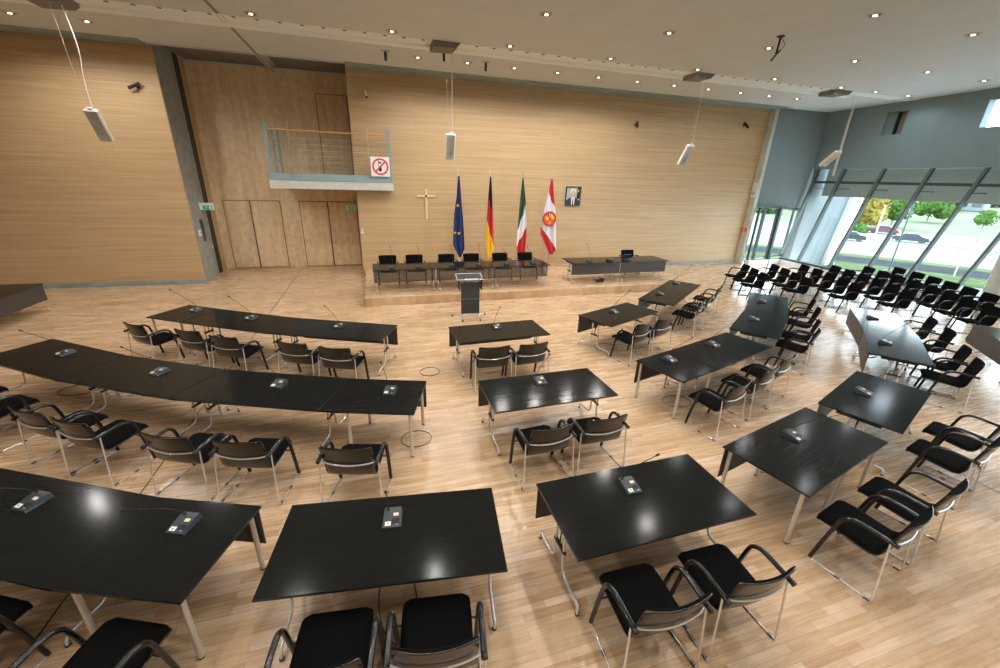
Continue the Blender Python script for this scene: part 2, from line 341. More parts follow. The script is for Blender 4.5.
# leaning glass wall
YT=[15.3,14.08,12.48,10.86,9.33,7.78,6.24,4.7,3.15,1.6,.05,-1.5,-3.1,-4.7,-6.3]
DY=dict(zip(YT,[.38,.62,.68,.78,.88]+[.92]*10))
ZB,ZT=.26,4.43
def gp(y,z,off=0):
    k=(z-ZB)/(ZT-ZB); yb=y+DY[y]*(1-k)
    return Vector((XW(y)-.36+.36*k+off,yb,z))
for i,y in enumerate(YT):
    o=MB(); a=gp(y,ZB); b=gp(y,ZT); d=unit(b-a); n_=Vector((0,1,0)); q=unit(n_.cross(d))*-1
    def bar(o,a,b,wy,wx,off,mi=0):
        vs=[]
        for p in (a,b):
            for (sx,sy) in ((-1,-1),(1,-1),(1,1),(-1,1)): vs.append(p+Vector((off+sx*wx/2,sy*wy/2,0)))
        o.add(vs,[(3,2,1,0),(4,5,6,7),(0,1,5,4),(1,2,6,5),(2,3,7,6),(3,0,4,7)],mi)
    bar(o,a,b,.075,.16,-.02,0); bar(o,a,b,.09,.02,-.11,1)
    win=struct('window_%d'%(i+1),o,[M['mull'],M['mullin']])
    if i<len(YT)-1:
        y2=YT[i+1]; g=MB(); P=[gp(y,ZB,.03),gp(y2,ZB,.03),gp(y2,ZT,.03),gp(y,ZT,.03)]
        g.add(P+[p+Vector((.012,0,0)) for p in P],[(0,1,2,3),(7,6,5,4),(0,4,5,1),(1,5,6,2),(2,6,7,3),(3,7,4,0)]); g.build('pane',M['glass'],win)
    r_=MB(); p=gp(y,3.62); r_.tube([p+Vector((0,-.06,0)),p+Vector((.74,-.04,0))],.018,8); r_.ball(p+Vector((.72,-.04,0)),.03); r_.build('strut',M['mull'],win)
def along(z,wz,wx,off,name,mt):
    o=MB(); a=gp(YT[0],z); b=gp(YT[-1],z)
    vs=[]
    for p in (a,b):
        for (sx,sz) in ((-1,-1),(1,-1),(1,1),(-1,1)): vs.append(p+Vector((off+sx*wx/2,0,sz*wz/2)))
    o.add(vs,[(3,2,1,0),(4,5,6,7),(0,1,5,4),(1,2,6,5),(2,3,7,6),(3,0,4,7)]); struct(name,o,mt)
along(3.88,.10,.12,-.05,'trim_12',M['mull']); along(.27,.09,.14,-.02,'trim_13',M['mull'])
# white sill box below both glass walls
o=MB(); o.prism([(XW(-7)-.52,-7),(XW(-7)-.25,-7),(XW(15.8)-.25,15.9),(XW(15.8)-.55,15.58)],0,.22); o.prism([(17.43,15.58),(XW(15.8)-.3,15.58),(XW(15.8)-.3,15.9),(17.43,15.9)],0,.22); struct('window_sill',o,M['extwhite'])
# lower back windows with frames
def backwin(n,x0,x1,thick=.06):
    o=MB(); y=15.75; z0,z1=.22,2.68
    o.box(((x0+x1)/2,y,z0+thick/2),(x1-x0,.1,thick)); o.box(((x0+x1)/2,y,z1-thick/2),(x1-x0,.1,thick))
    o.box((x0+thick/2,y,(z0+z1)/2),(thick,.1,z1-z0)); o.box((x1-thick/2,y,(z0+z1)/2),(thick,.1,z1-z0))
    w_=struct('window_%d'%n,o,M['mull']); g=MB(); g.box(((x0+x1)/2,y+.01,(z0+z1)/2),(x1-x0-.02,.012,z1-z0-.02)); g.build('pane',M['glass'],w_)
backwin(14,17.44,17.78,.05); backwin(15,17.79,18.62,.06); backwin(16,18.76,19.62,.05)
o=MB(); o.box((18.69,15.72,1.45),(.12,.18,2.46)); struct('trim_14',o,M['mull'])
# ceiling end piece behind the glass corner, grey vertical blind
o=MB(); n=36; x0,x1=17.42,20.0
pts=[(x0+(x1-x0)*i/n, 15.95+.018*math.sin(i*2.2)-.34*i/n) for i in range(n+1)]
vs=[(x,y,2.68) for x,y in pts]+[(x,y,ZC+.02) for x,y in pts]+[(x,y+.02,2.68) for x,y in pts]+[(x,y+.02,ZC+.02) for x,y in pts]
q=n+1; o.add(vs,[[i,i+1,q+i+1,q+i] for i in range(n)]+[[2*q+i+1,2*q+i,3*q+i,3*q+i+1] for i in range(n)]+[[i+1,i,2*q+i,2*q+i+1] for i in range(n)],0,True)
tag(o.build('vertical_blind',M['curtain']),'tall grey vertical blind hanging between the timber wall and the leaning glass wall','blind')
o=MB(); o.box((18.85,16.12,4.98),(2.8,.2,4.6)); struct('wall_back_right',o,M['greywall'])
# big round column near the glass, cut by the frame on the right
o=MB(); o.cyl((18.5,7.3,0),.42,ZC,32); struct('column',o,M['palecon'])
o=MB(); o.box((3,5.8,7.38),(36.5,26.5,.2)); struct('ceiling_light_seal',o,M['rear'])  # unseen slab added above the ceiling to seal out sky light
# unseen wall behind the viewpoint, added to keep rear daylight off the near floor
o=MB(); o.box((2.3,-7.1,3.6),(32.6,.2,7.4)); struct('wall_rear',o,M['rear'])

# ------------------------------------------------------------------ outside
def slab(name,poly,z0,z1,mt): 
    o=MB(); o.prism(poly,z0,z1); struct(name,o,mt)
def gz(x,y):
    r=math.hypot(x,y)
    return -.15 if r<26 else (-.15-.0689*(r-26) if r<80 else (-3.87 if r<112 else -3.87+(r-112)*.036))
def ring(name,ra,rb,mt,a0=-4,a1=125):
    o=MB(); n=44; m_=max(2,int((rb-ra)/9)); vs=[]
    for k in range(m_+1):
        for i in range(n+1):
            r=ra+(rb-ra)*k/m_; a=math.radians(a0+(a1-a0)*i/n); x,y=r*math.sin(a),r*math.cos(a); vs.append((x,y,gz(x,y)))
    L_=len(vs); vs+=[(x,y,z-.3) for x,y,z in vs]; q=n+1; fs=[]
    for k in range(m_):
        for i in range(n):
            c0=k*q+i; fs.append([c0,c0+q,c0+q+1,c0+1]); fs.append([L_+c0,L_+c0+1,L_+c0+q+1,L_+c0+q])
    o.add(vs,fs,0,True); struct(name,o,mt)
arc=[(26.5*math.sin(math.radians(a)),26.5*math.cos(math.radians(a))) for a in range(110,10,-4)]
slab('ground_paving',[(XW(-7)+.1,-7)]+arc+[(8,18.7),(17.6,18.7),(17.6,16.5),(21,16.3)],-.4,-.15,M['pave'])
ring('ground_lawn_near',26.4,34,M['grass']); ring('ground_stone_band',34,41.6,M['stone']); ring('ground_grass_strip',41.6,46,M['grass'])
ring('ground_road',46,112,M['road']); ring('ground_hill',112,240,M['meadow'])
# concrete fin outside the glass corner; daylight on its end painted as white bars
o=MB(); P=[(20.0,-.1),(22.3,-.1),(23.45,6.4),(20.35,6.4)]
o.add([(x,15.64,z) for x,z in P]+[(x,16.0,z) for x,z in P],[(0,1,2,3),(7,6,5,4),(0,4,5,1),(2,6,7,3),(3,7,4,0)]); struct('exterior_fin',o,M['extcon'])
o=MB(); o.add([(22.3,15.42,-.1),(22.62,15.42,-.1),(23.77,15.42,6.4),(23.45,15.42,6.4),(22.3,16.0,-.1),(22.62,16.0,-.1),(23.77,16.0,6.4),(23.45,16.0,6.4)],[(0,1,2,3),(7,6,5,4),(0,4,5,1),(1,5,6,2),(2,6,7,3),(3,7,4,0)])
o.add([(22.72,15.42,-.1),(22.95,15.42,-.1),(24.15,15.42,6.4),(23.92,15.42,6.4),(22.72,16.0,-.1),(22.95,16.0,-.1),(24.15,16.0,6.4),(23.92,16.0,6.4)],[(0,1,2,3),(7,6,5,4),(0,4,5,1),(1,5,6,2),(2,6,7,3),(3,7,4,0)])
struct('exterior_fin_lit_edge',o,M['extwhite'])
def tree(x,y,h,cr,mt,label,trunk=.14,zb=-.1,nb=9):
    t=thing('tree',(x,y,zb),0,label,'tree','trees outside')
    o=MB(); o.tube([(0,0,0),(.05,.02,h*.35),(0,.06,h*.7)],[trunk,trunk*.8,trunk*.4],8); o.build('trunk',M['bark'],t)
    o=MB(); 
    for k in range(nb):
        a=random.uniform(0,2*PI); rr=random.uniform(0,.6)*cr; zz=h-cr*.9+random.uniform(-.55,.5)*cr
        o.ball((rr*math.cos(a),rr*math.sin(a),zz),cr*random.uniform(.35,.55),n=18,noise=.16)
    for k in range(420):
        a=random.uniform(0,2*PI); b=random.uniform(-1,1); rr=cr*random.uniform(.75,1.12)*math.sqrt(1-b*b*.8); c0=Vector((rr*math.cos(a),rr*math.sin(a),h-cr*.9+b*cr*.85))
        s_=cr*.085; e1=Vector((random.uniform(-1,1),random.uniform(-1,1),random.uniform(-1,1)))*s_; e2=Vector((random.uniform(-1,1),random.uniform(-1,1),random.uniform(-1,1)))*s_
        o.add([c0-e1,c0+e2,c0+e1,c0-e2],[(0,1,2,3)])
    o.build('crown',mt,t)
K=1.98
for a in [(47,30.3,7.5,3.4,M['leafy'],'yellow autumn tree outside beyond the lit fin edge'),
 (51,30.0,7.5,3.2,M['leafg'],'bushy green tree outside, right of the yellow autumn tree'),
 (60,32,7.5,3.4,M['leafg'],'broad mid-green tree outside behind the thin dark pole',),
 (78,40.5,7.5,4.2,M['leafd'],'tall dark green tree outside behind the mid-green one'),
 (92,47.5,7.5,4.6,M['leafd'],'dark green tree outside left of the pale building'),
 (94,42.6,7.5,4.6,M['leafd'],'dark green tree outside right of the pale building'),
 (47.6,21.6,5.0,1.35,M['leafg'],'small young tree with thin trunk on the lawn outside'),
 (100,41.5,9,5,M['leafd'],'dark green tree far behind the young tree on the lawn'),
 (42.6,29.8,7.0,3.0,M['leafg'],'green tree outside left of the yellow autumn tree, behind the fin')]:
    tree(a[0]*K,a[1]*K,a[2],a[3],a[4],a[5],trunk=.16,zb=gz(a[0]*K,a[1]*K)-.1)
tree(100,88,7.0,4,M['leafg'],'rounded green tree outside seen through the low back windows',zb=gz(100,88)-.1)
tree(118,92,9,5.5,M['leafd'],'dark tree far outside seen through the low back windows',zb=gz(118,92)-.1)
o=MB()
for k in range(5): o.ball((82+k*1.0,57.6-.6*k+random.uniform(-.3,.3),gz(80,53)+.5),1.1,n=10,noise=.2)
tag(o.build('hedge',M['leafg']),'low clipped hedge outside in front of the yellow autumn tree','hedge')
def car(x,y,rz,mt,label):
    t=thing('car',(x,y,gz(x,y)),rz,label,'car','parked cars outside')
    o=MB(); prof=[(-2.1,.35),(-2.1,.75),(-1.75,.9),(-1.2,.95),(-.7,1.38),(.75,1.4),(1.3,.98),(2.0,.88),(2.15,.6),(2.12,.32)]
    vs=[(x_,-.82,z_) for x_,z_ in prof]+[(x_,.82,z_) for x_,z_ in prof]; n=len(prof)
    o.add(vs,[list(range(n)),list(range(2*n-1,n-1,-1))]+[[i,n+i,n+(i+1)%n,(i+1)%n] for i in range(n)]); o.build('body',mt,t)
    o=MB()
    for s_ in (-1,1): o.prism([(-1.05,.98),(1.12,.98),(.68,1.32),(-.64,1.32)],-.006,.006,0,Matrix(((1,0,0,0),(0,0,1,s_*.825),(0,1,0,0),(0,0,0,1))))
    o.build('side_window',M['carglass'],t)
    for wx in (-1.3,1.35):
        for s_ in (-1,1):
            o=MB(); o.cyl((0,0,-.1),.33,.2,18,mat=Matrix.Translation((wx,s_*.76,.33))@Matrix.Rotation(PI/2,4,'X')); o.build('wheel',M['tyre'],t)
car(88.5,52.8,-1.2,M['carred'],'maroon car parked outside below the yellow tree')
car(79,43.2,-1.2,M['cardark'],'dark grey car parked outside beside the thin dark pole')
car(70,46.2,-1.0,M['cardark'],'dark car parked outside near the lit fin edge')
b_=thing('pavilion',(165,82,gz(165,82)),.3,'pale grey low building far outside on the lawn hill','building')
o=MB(); o.box((0,0,2.6),(8,11.5,5.2)); o.build('wall',M['extcon'],b_)
o=MB(); o.box((0,0,5.5),(9,12.5,.6)); o.build('roof',M['extwhite'],b_)
for k in range(4):
    o=MB(); o.box((-4.02,-4.2+2.8*k,2.6),(.05,1.9,3.2)); o.build('window',M['carglass'],b_)
def opole(x,y,h,r,mt,label):
    o=MB(); o.cyl((0,0,0),r,h,10); o.cyl((0,0,h),r*1.6,.05,10); tag(o.build('outdoor_pole',mt,loc=(x,y,gz(x,y)-.02)),label,'pole','slim poles outside')
opole(25.0,14.1,3.3,.035,M['mull'],'thin dark pole standing outside, tallest of the slim poles')
opole(30.0,13.9,1.9,.02,M['extwhite'],'short white bollard post standing on the near grass outside')
opole(84,51.2,5.0,.09,M['extwhite'],'white lamp post outside left of the maroon car')
fence=thing('guard_rail',(0,0,0),0,'thin dark guard rail running across the grounds outside','railing')
A=Vector((60,37,0)); B=Vector((55,-3,0))
o=MB(); o.tube([A+Vector((0,0,gz(A.x,A.y)+1.1)),B+Vector((0,0,gz(B.x,B.y)+1.1))],.04,6); o.build('top_rail',M['mull'],fence)
for k in range(14):
    p=A.lerp(B,k/13); o=MB(); o.tube([p+Vector((0,0,gz(p.x,p.y)-.1)),p+Vector((0,0,gz(p.x,p.y)+1.1))],.018,6); o.build('post',M['mull'],fence)

# ------------------------------------------------------------------ chairs
def make_chair():
    root=thing('armchair',(0,0,0),0,'x','chair')
    #  y, z, half width, bow
    prof=[(.332,.432,.250,0),(.326,.448,.258,0),(.300,.460,.264,0),(.20,.458,.268,.0),(.06,.443,.269,.002),(-.05,.431,.270,.004),(-.12,.429,.271,.008),
          (-.165,.446,.272,.016),(-.192,.495,.273,.026),(-.207,.58,.275,.036),(-.226,.69,.279,.046),(-.250,.79,.285,.052),(-.272,.872,.284,.054),(-.277,.885,.274,.054)]
    def sheet(P,off0,off1,inset,nx=10):
        o=MB(); k=len(P); tang=[]
        for i in range(k):
            a=P[max(i-1,0)]; b=P[min(i+1,k-1)]; t=Vector((0,b[0]-a[0],b[1]-a[1])).normalized(); tang.append(Vector((0,-t.z,t.y))*-1 if False else Vector((0,t.z*1.0,-t.y)))
        vs=[]
        for off in (off0,off1):
            for i,(y,z,hw,bow) in enumerate(P):
                n_=tang[i]
                for j in range(nx+1):
                    u=-1+2*j/nx; e=0
                    o2=off
                    if inset and (abs(u)==1): o2=off0+(off-off0)*.3
                    if inset and (i in (0,k-1)): o2=off0+(off-off0)*.35
                    vs.append(Vector((u*(hw-inset),y-bow*(1-u*u),z))+n_*o2)
        q=nx+1; L_=k*q; fs=[]
        for i in range(k-1):
            for j in range(nx):
                a=i*q+j; fs.append([a,a+q,a+q+1,a+1]); b=L_+a; fs.append([b,b+1,b+q+1,b+q])
            a=i*q; fs.append([a,L_+a,L_+a+q,a+q]); a=i*q+nx; fs.append([a,a+q,L_+a+q,L_+a])
        for j in range(nx):
            a=j; fs.append([a,a+1,L_+a+1,L_+a]); a=(k-1)*q+j; fs.append([a,L_+a,L_+a+1,a+1])
        o.add(vs,fs,0,True); return o
    # normal points to the sitter (up for seat, forward for back) when negative offset is used
    sheet(prof,.0,-.011,0).build('shell',M['plywood'],root)
    sheet(prof[:8],.001,.030,.006).build('seat',M['fabric'],root)
    sheet(prof[7:],.001,.022,.006).build('backrest',M['fabric'],root)
    for s_ in (-1,1):
        o=MB(); P=smooth_path([(s_*.318,-.272,.682),(s_*.320,-.16,.692),(s_*.322,-.03,.702),(s_*.323,.05,.694),(s_*.324,.105,.66),(s_*.324,.14,.60),(s_*.321,.19,.38),(s_*.315,.256,.022)],5)
        o.tube(P,.019,10,rx=.0225); ar=o.build('armrest',M['blackp'],root)
        o=MB(); o.tube([(s_*.318,-.288,.680),(s_*.318,-.262,.683)],.023,10); o.build('end_cap',M['blackm'],ar)
        o=MB(); o.tube(smooth_path([(s_*.315,.255,.03),(s_*.316,.24,.012),(s_*.33,0,.010),(s_*.344,-.26,.010),(s_*.346,-.284,.02),(s_*.344,-.28,.10),(s_*.325,-.228,.675)],4),.0088,8); rn=o.build('frame_rod',M['chrome'],root)
        for yy in (-.25,.0):
            o=MB(); o.box((s_*(.330-.055*yy),yy,.009),(.022,.05,.016)); o.build('glide',M['blackm'],rn)
    o=MB(); o.tube(smooth_path([(-.325,-.228,.672),(-.29,-.243,.662),(-.18,-.272,.648),(0,-.290,.640),(.18,-.272,.648),(.29,-.243,.662),(.325,-.228,.672)],5),.0088,8); o.build('back_bar',M['chrome'],root)
    o=MB(); o.tube([(-.31,.17,.425),(.31,.17,.425)],.009,8)
    o.build('seat_bar',M['blackm'],root)
    return root
proto=make_chair(); used=[False]
def chair(x,y,deg,label,group,z=0):
    o=proto if not used[0] else copy_tree(proto); used[0]=True
    o.location=(x,y,z); o.rotation_euler=(0,0,math.radians(deg)); o['label']=label; o['group']=group
    return o
ORD=['first','second','third','fourth','fifth','sixth','seventh','eighth','ninth']
G1='armchairs at the front left curved table row'
for i,(x,y,a) in enumerate([(-4.33,9.1,-37),(-3.30,8.55,-30),(-2.60,8.07,-27),(-1.41,7.52,-26),(-.71,7.14,-22)]):
    chair(x,y,a,'black armchair at the front left curved table row, %s from the left'%ORD[i],G1)
G2='armchairs at the middle left curved table row'
for i,(x,y,a) in enumerate([(-5.86,7.16,-35),(-5.2,6.64,-33),(-4.06,5.92,-31),(-3.44,5.53,-29.5),(-2.3,4.95,-22.5),(-1.55,4.66,-17),(-.41,4.25,-15)]):
    chair(x,y,a,'black armchair at the middle left curved table row, %s from the left'%ORD[i],G2)
G3='armchairs at the nearest left table'
chair(-3.13,2.92,-26,'black armchair at bottom left corner, mostly cut by the frame',G3)
chair(-2.03,2.42,-23,'black armchair below the nearest left table, beside its single round leg',G3)
G4='armchairs at the single tables in the middle'
for x,y,a,l in [(-.53,2.09,-7.6,'black armchair at the nearest centre table, left one of its pair'),(.21,2.01,-8.3,'black armchair at the nearest centre table, right one of its pair'),
 (1.878,1.83,-1.2,'black armchair at the nearest table right of centre, left one of its pair'),(2.69,1.83,-1,'black armchair at the nearest table right of centre, right one of its pair'),
 (1.864,4.074,3,'black armchair at the second centre table, left one of its pair'),(2.636,4.10,.2,'black armchair at the second centre table, right one of its pair'),
 (1.87,6.61,-1,'black armchair at the table facing the lectern, left one of its pair'),(2.58,6.60,5,'black armchair at the table facing the lectern, right one of its pair')]:
    chair(x,y,a,l,G4)
G5='armchairs at the front right curved table row'
for i,(x,y,a) in enumerate([(5.18,7.08,22),(5.88,7.30,19),(7.67,8.29,37),(8.28,8.67,37),(9.3,9.43,37)]):
    chair(x,y,a,'black armchair at the front right table row, %s from the left'%ORD[i],G5)
G6='armchairs at the middle right curved table row'
for i,(x,y,a) in enumerate([(4.98,4.40,16),(5.93,4.73,18),(6.64,5.01,18),(8.45,5.90,32),(9.07,6.36,36),(10.07,7.1,41),(10.74,7.74,41)]):
    chair(x,y,a,'black armchair at the middle right table row, %s from the near left end'%ORD[i],G6)
G7='armchairs at the nearest right curved table row'
for i,(x,y,a) in enumerate([(4.505,1.912,13),(5.354,2.082,12),(6.83,2.48,13),(7.60,2.73,14),(9.84,4.05,34),(10.46,4.52,36),(11.45,5.26,41),(12.06,5.9,42)]):
    chair(x,y,a,'black armchair at the nearest right table row, %s counting away from the camera'%ORD[i],G7)
rows=[('window row nearest the glass',[(18.76,10.47),(18.47,9.73),(18.12,9.06),(17.72,8.4),(17.34,7.75),(16.96,7.11)]),
 ('second window row from the glass',[(17.63,10.80),(17.29,10.09),(16.9,9.4),(16.57,8.73),(16.24,8.08),(15.87,7.46),(15.46,6.86),(15.1,6.2)]),
 ('third window row from the glass',[(16.45,11.19),(16.17,10.49),(15.83,9.79),(15.5,9.13),(15.07,8.46),(14.65,7.82)]),
 ('fourth window row from the glass',[(15.27,11.5),(15.03,10.81),(14.75,10.15),(14.42,9.48),(13.98,8.80)]),
 ('fifth window row from the glass',[(14.10,11.75),(13.81,11.08),(13.48,10.40),(13.15,9.74)]),
 ('window row farthest from the glass',[(12.9,11.93),(12.61,11.27),(12.28,10.6)])]
for rn,L_ in rows:
    for i,(x,y) in enumerate(L_):
        a=67-max(0,10-y)*2.0
        chair(x,y,a,'black audience armchair in the %s, %s from the back wall'%(rn,ORD[i]),'audience armchairs in rows by the windows')
for i,x in enumerate([.34,1.21,2.3,3.17,4.22,5.17]):
    chair(x,13.75,180,'black armchair behind the long podium table, %s from the left'%ORD[i],'armchairs behind the podium tables',.25)
chair(9.48,13.80,180,'black armchair behind the separate podium table on the right','armchairs behind the podium tables',.25)

# ------------------------------------------------------------------ tables
TZ=.73
def folding_leg_pair(t,x):
    for s_ in (-1,1):
        o=MB(); o.tube(smooth_path([(x,s_*.075,TZ-.03),(x,s_*.082,.50),(x,s_*.088,.24),(x,s_*.105,.155),(x,s_*.16,.115),(x,s_*.30,.10),(x,s_*.395,.095),(x,s_*.428,.065),(x,s_*.435,.025),(x,s_*.435,.006)],4),.0145,8)
        lg=o.build('leg',M['chrome'],t)
        o=MB(); o.cyl((x,s_*.435,0),.02,.016,12); o.build('foot_cap',M['blackm'],lg)
    o=MB(); o.box((x,0,.37),(.03,.22,.03)); o.box((x,0,TZ-.06),(.05,.5,.04)); 
    d=-1 if x>0 else 1
    o.tube([(x,0,.37),(x,0,TZ-.06)],.008,6); o.tube([(x,0,.50),(x+d*.15,0,TZ-.05)],.009,6); o.build('folding_bracket',M['blackm'],t)
def round_leg(t,x,y):
    o=MB(); o.cyl((x,y,.012),.0235,TZ-.045,16); lg=o.build('leg',M['steel'],t)
    o=MB(); o.cyl((x,y,0),.024,.014,14); o.build('foot_cap',M['blackm'],lg)
def table(cx,cy,deg,label,w=1.888,d=.936,legs='fold',panel=1,group='conference tables with folding legs',z=0,pmat='panel',poly=None,panel_side=1):
    t=thing('conference_table',(cx,cy,z),math.radians(deg),label,'table',group)
    o=MB(); P=poly if poly else [(-w/2,-d/2),(w/2,-d/2),(w/2,d/2),(-w/2,d/2)]
    o.prism(P,TZ-.022,TZ-.003,1); k=.003
    cx0=sum(p[0] for p in P)/len(P); cy0=sum(p[1] for p in P)/len(P)
    o.prism([(p[0]+(cx0-p[0])*k*1.2,p[1]+(cy0-p[1])*k*2) for p in P],TZ-.004,TZ,0,side=1)
    o.build('tabletop',[M['top'],M['edge']],t)
    if legs=='fold':
        for x in (-w/2+.085,w/2-.085): folding_leg_pair(t,x)
        o=MB(); o.box((0,.06,TZ-.045),(w-.2,.03,.04)); o.build('under_rail',M['blackm'],t)
    elif legs=='round':
        xs=(-w/2+.07,w/2-.07)
        for x in xs:
            for y in (-d/2+.07,d/2-.07): round_leg(t,x,y)
    if panel:
        o=MB(); o.box((0,panel_side*(d/2-.03),TZ-.23),(w-.02,.016,.41),bev=.004); pn=o.build('modesty_panel',M[pmat],t)
        o=MB()
        for x in (-w/2+.3,w/2-.3): o.box((x,panel_side*(d/2-.055),TZ-.07),(.03,.04,.1))
        o.build('panel_bracket',M['blackm'],pn)
    return t
def table_fl(fx,fy,deg,label,w=1.888,d=.936,**k):
    """table given by its far-left corner and the direction of its far edge"""
    a=math.radians(deg); ux,uy=math.cos(a),math.sin(a)
    return table(fx+ux*w/2+uy*d/2,fy+uy*w/2-ux*d/2,deg,label,w,d,**k)
def wedge(P,label):
    cx=sum(p[0] for p in P)/len(P); cy=sum(p[1] for p in P)/len(P)
    o=MB(); o.prism([(p[0]-cx,p[1]-cy) for p in P],TZ-.022,TZ-.0005,0)
    t=thing('wedge_table_insert',(cx,cy,0),0,label,'table','wedge inserts between the curved rows of tables')
    o.build('tabletop',M['top'],t)
    o=MB(); o.box((0,0,TZ-.035),(.05,.7,.025)); o.build('hook_rail',M['blackm'],t)
def edge_end(fx,fy,deg,w): a=math.radians(deg); return (fx+math.cos(a)*w,fy+math.sin(a)*w)
def near(fx,fy,deg,d=.936): a=math.radians(deg); return (fx+math.sin(a)*d,fy-math.cos(a)*d)
# single tables
table(-.061,2.815,-7.6,'nearest centre black table with two ceiling lamp reflections')
table(2.34,2.635,.5,'nearest black table right of centre, with a raised gooseneck microphone')
table(2.291,4.981,1,'second black centre table, between the lectern table and the nearest ones')
table(2.277,7.478,2.5,'small-looking black table directly facing the lectern')
# front left row
p=(-4.19,10.57); table_fl(*p,-32,'black square end table at the left end of the front left row',w=.90,legs='round',group='square end tables with round legs',panel=0)
p=edge_end(*p,-32,.905); q0=p
table_fl(*p,-30,'black table second from left in the front left row',)
p=edge_end(*p,-30,1.893); pn=near(*p,-30)
p2=(p[0]+.15,p[1]-.07); n2=near(*p2,-23.5)
wedge([p,p2,n2,pn],'narrow black wedge insert in the front left table row')
table_fl(*p2,-23.5,'black table at the right end of the front left row',w=2.12)
# middle left row
table_fl(-5.66,8.75,-35,'black table at the left end of the middle left row, cut by the frame',w=1.95)
p=edge_end(-5.66,8.75,-35,1.96); n1=near(*p,-35)
n1b=near(p[0]+.01,p[1],-29); wedge([p,(p[0]+.01,p[1]),n1b,n1],'black wedge insert near the left end of the middle left row')
table_fl(p[0]+.01,p[1],-29,'black table second from left in the middle left row',w=1.87)
p=edge_end(p[0]+.01,p[1],-29,1.88); na=near(*p,-29); nb=near(p[0]+.01,p[1]-.005,-22)
wedge([p,(p[0]+.01,p[1]-.005),nb,na],'thin black wedge insert near the centre of the middle left row')
table_fl(p[0]+.01,p[1]-.005,-22,'black table third from left in the middle left row',w=1.99)
p=edge_end(p[0]+.01,p[1]-.005,-22,1.995); na=near(*p,-22); p2=(p[0]+.20,p[1]-.07); nb=near(*p2,-17)
wedge([p,p2,nb,na],'wide black wedge insert beside the right end table of the middle left row')
table_fl(*p2,-17,'black square end table at the right end of the middle left row',w=.97,legs='round',group='square end tables with round legs')
# nearest left row
table_fl(-3.90,4.72,-27,'large black table in the bottom left corner, cut by the frame',w=1.96)
p=edge_end(-3.90,4.72,-27,1.962); na=near(*p,-27); nb=near(p[0]+.01,p[1]-.004,-21)
wedge([p,(p[0]+.01,p[1]-.004),nb,na],'black wedge insert in the nearest left table row')
table_fl(p[0]+.01,p[1]-.004,-21,'black square end table nearest the camera on the left',w=1.0,legs='round',group='square end tables with round legs')
# front right row
table(5.417,7.998,22.1,'black table at the left end of the front right row')
table_fl(6.62,9.03,36.5,'black table at the right end of the front right row, nearest the podium',w=2.98)
# middle right row
table_fl(4.22,5.55,15.6,'black square end table at the left end of the middle right row',w=.95,legs='round',group='square end tables with round legs')
p=edge_end(4.22,5.55,15.6,.953); table_fl(*p,17,'black table second from left in the middle right row',w=1.93)
table_fl(7.24,6.56,35,'black table third from left in the middle right row, glossy with daylight',w=1.92)
p=edge_end(7.24,6.56,35,1.93); table_fl(p[0],p[1],40.5,'black table at the far right end of the middle right row',w=2.08)
na=near(*p,35); nb=near(*p,40.5); wedge([p,nb,na],'thin black wedge insert in the middle right table row')
# nearest right row
table_fl(3.80,3.13,13.5,'black square end table nearest the camera on the right',w=.96,legs='round',group='square end tables with round legs')
p=edge_end(3.80,3.13,13.5,.962); table_fl(*p,13.5,'second black square table nearest the camera on the right',w=.98,legs='round',group='square end tables with round legs')
table(7.05,3.532,20.5,'black table of the nearest right row, showing a bright window reflection')
table_fl(8.87,4.85,35.5,'bluish glossy black table right of centre, with grey front panel',w=1.86)
p=edge_end(8.87,4.85,35.5,1.863); table_fl(*p,41.5,'far bluish glossy black table before the audience rows, with grey front panel',w=1.98)
na=near(*p,35.5); nb=near(*p,41.5); wedge([p,nb,na],'thin black wedge insert between the two bluish glossy tables')
# tables cut by the frame
table_fl(12.06,4.2,45,'black table at the right frame edge with large grey front panel')
table_fl(-9.32,11.45,90,'black table at the left frame edge with dark front panel',panel_side=-1)
# podium tables
for i in range(3):
    table(-.15+.95+1.9*i,12.98,0,'black podium table below the flags, %s from the left'%ORD[i],w=1.895,d=.98,z=.25,panel_side=-.62,pmat='meshp',group='tables on the podium')
for i,l in enumerate(('left','right')):
    table(6.44+.967+1.934*i,13.06,0,'black podium table in the separate right pair, the %s one'%l,w=1.93,d=1.03,z=.25,panel_side=-.70,pmat='panel',group='tables on the podium')

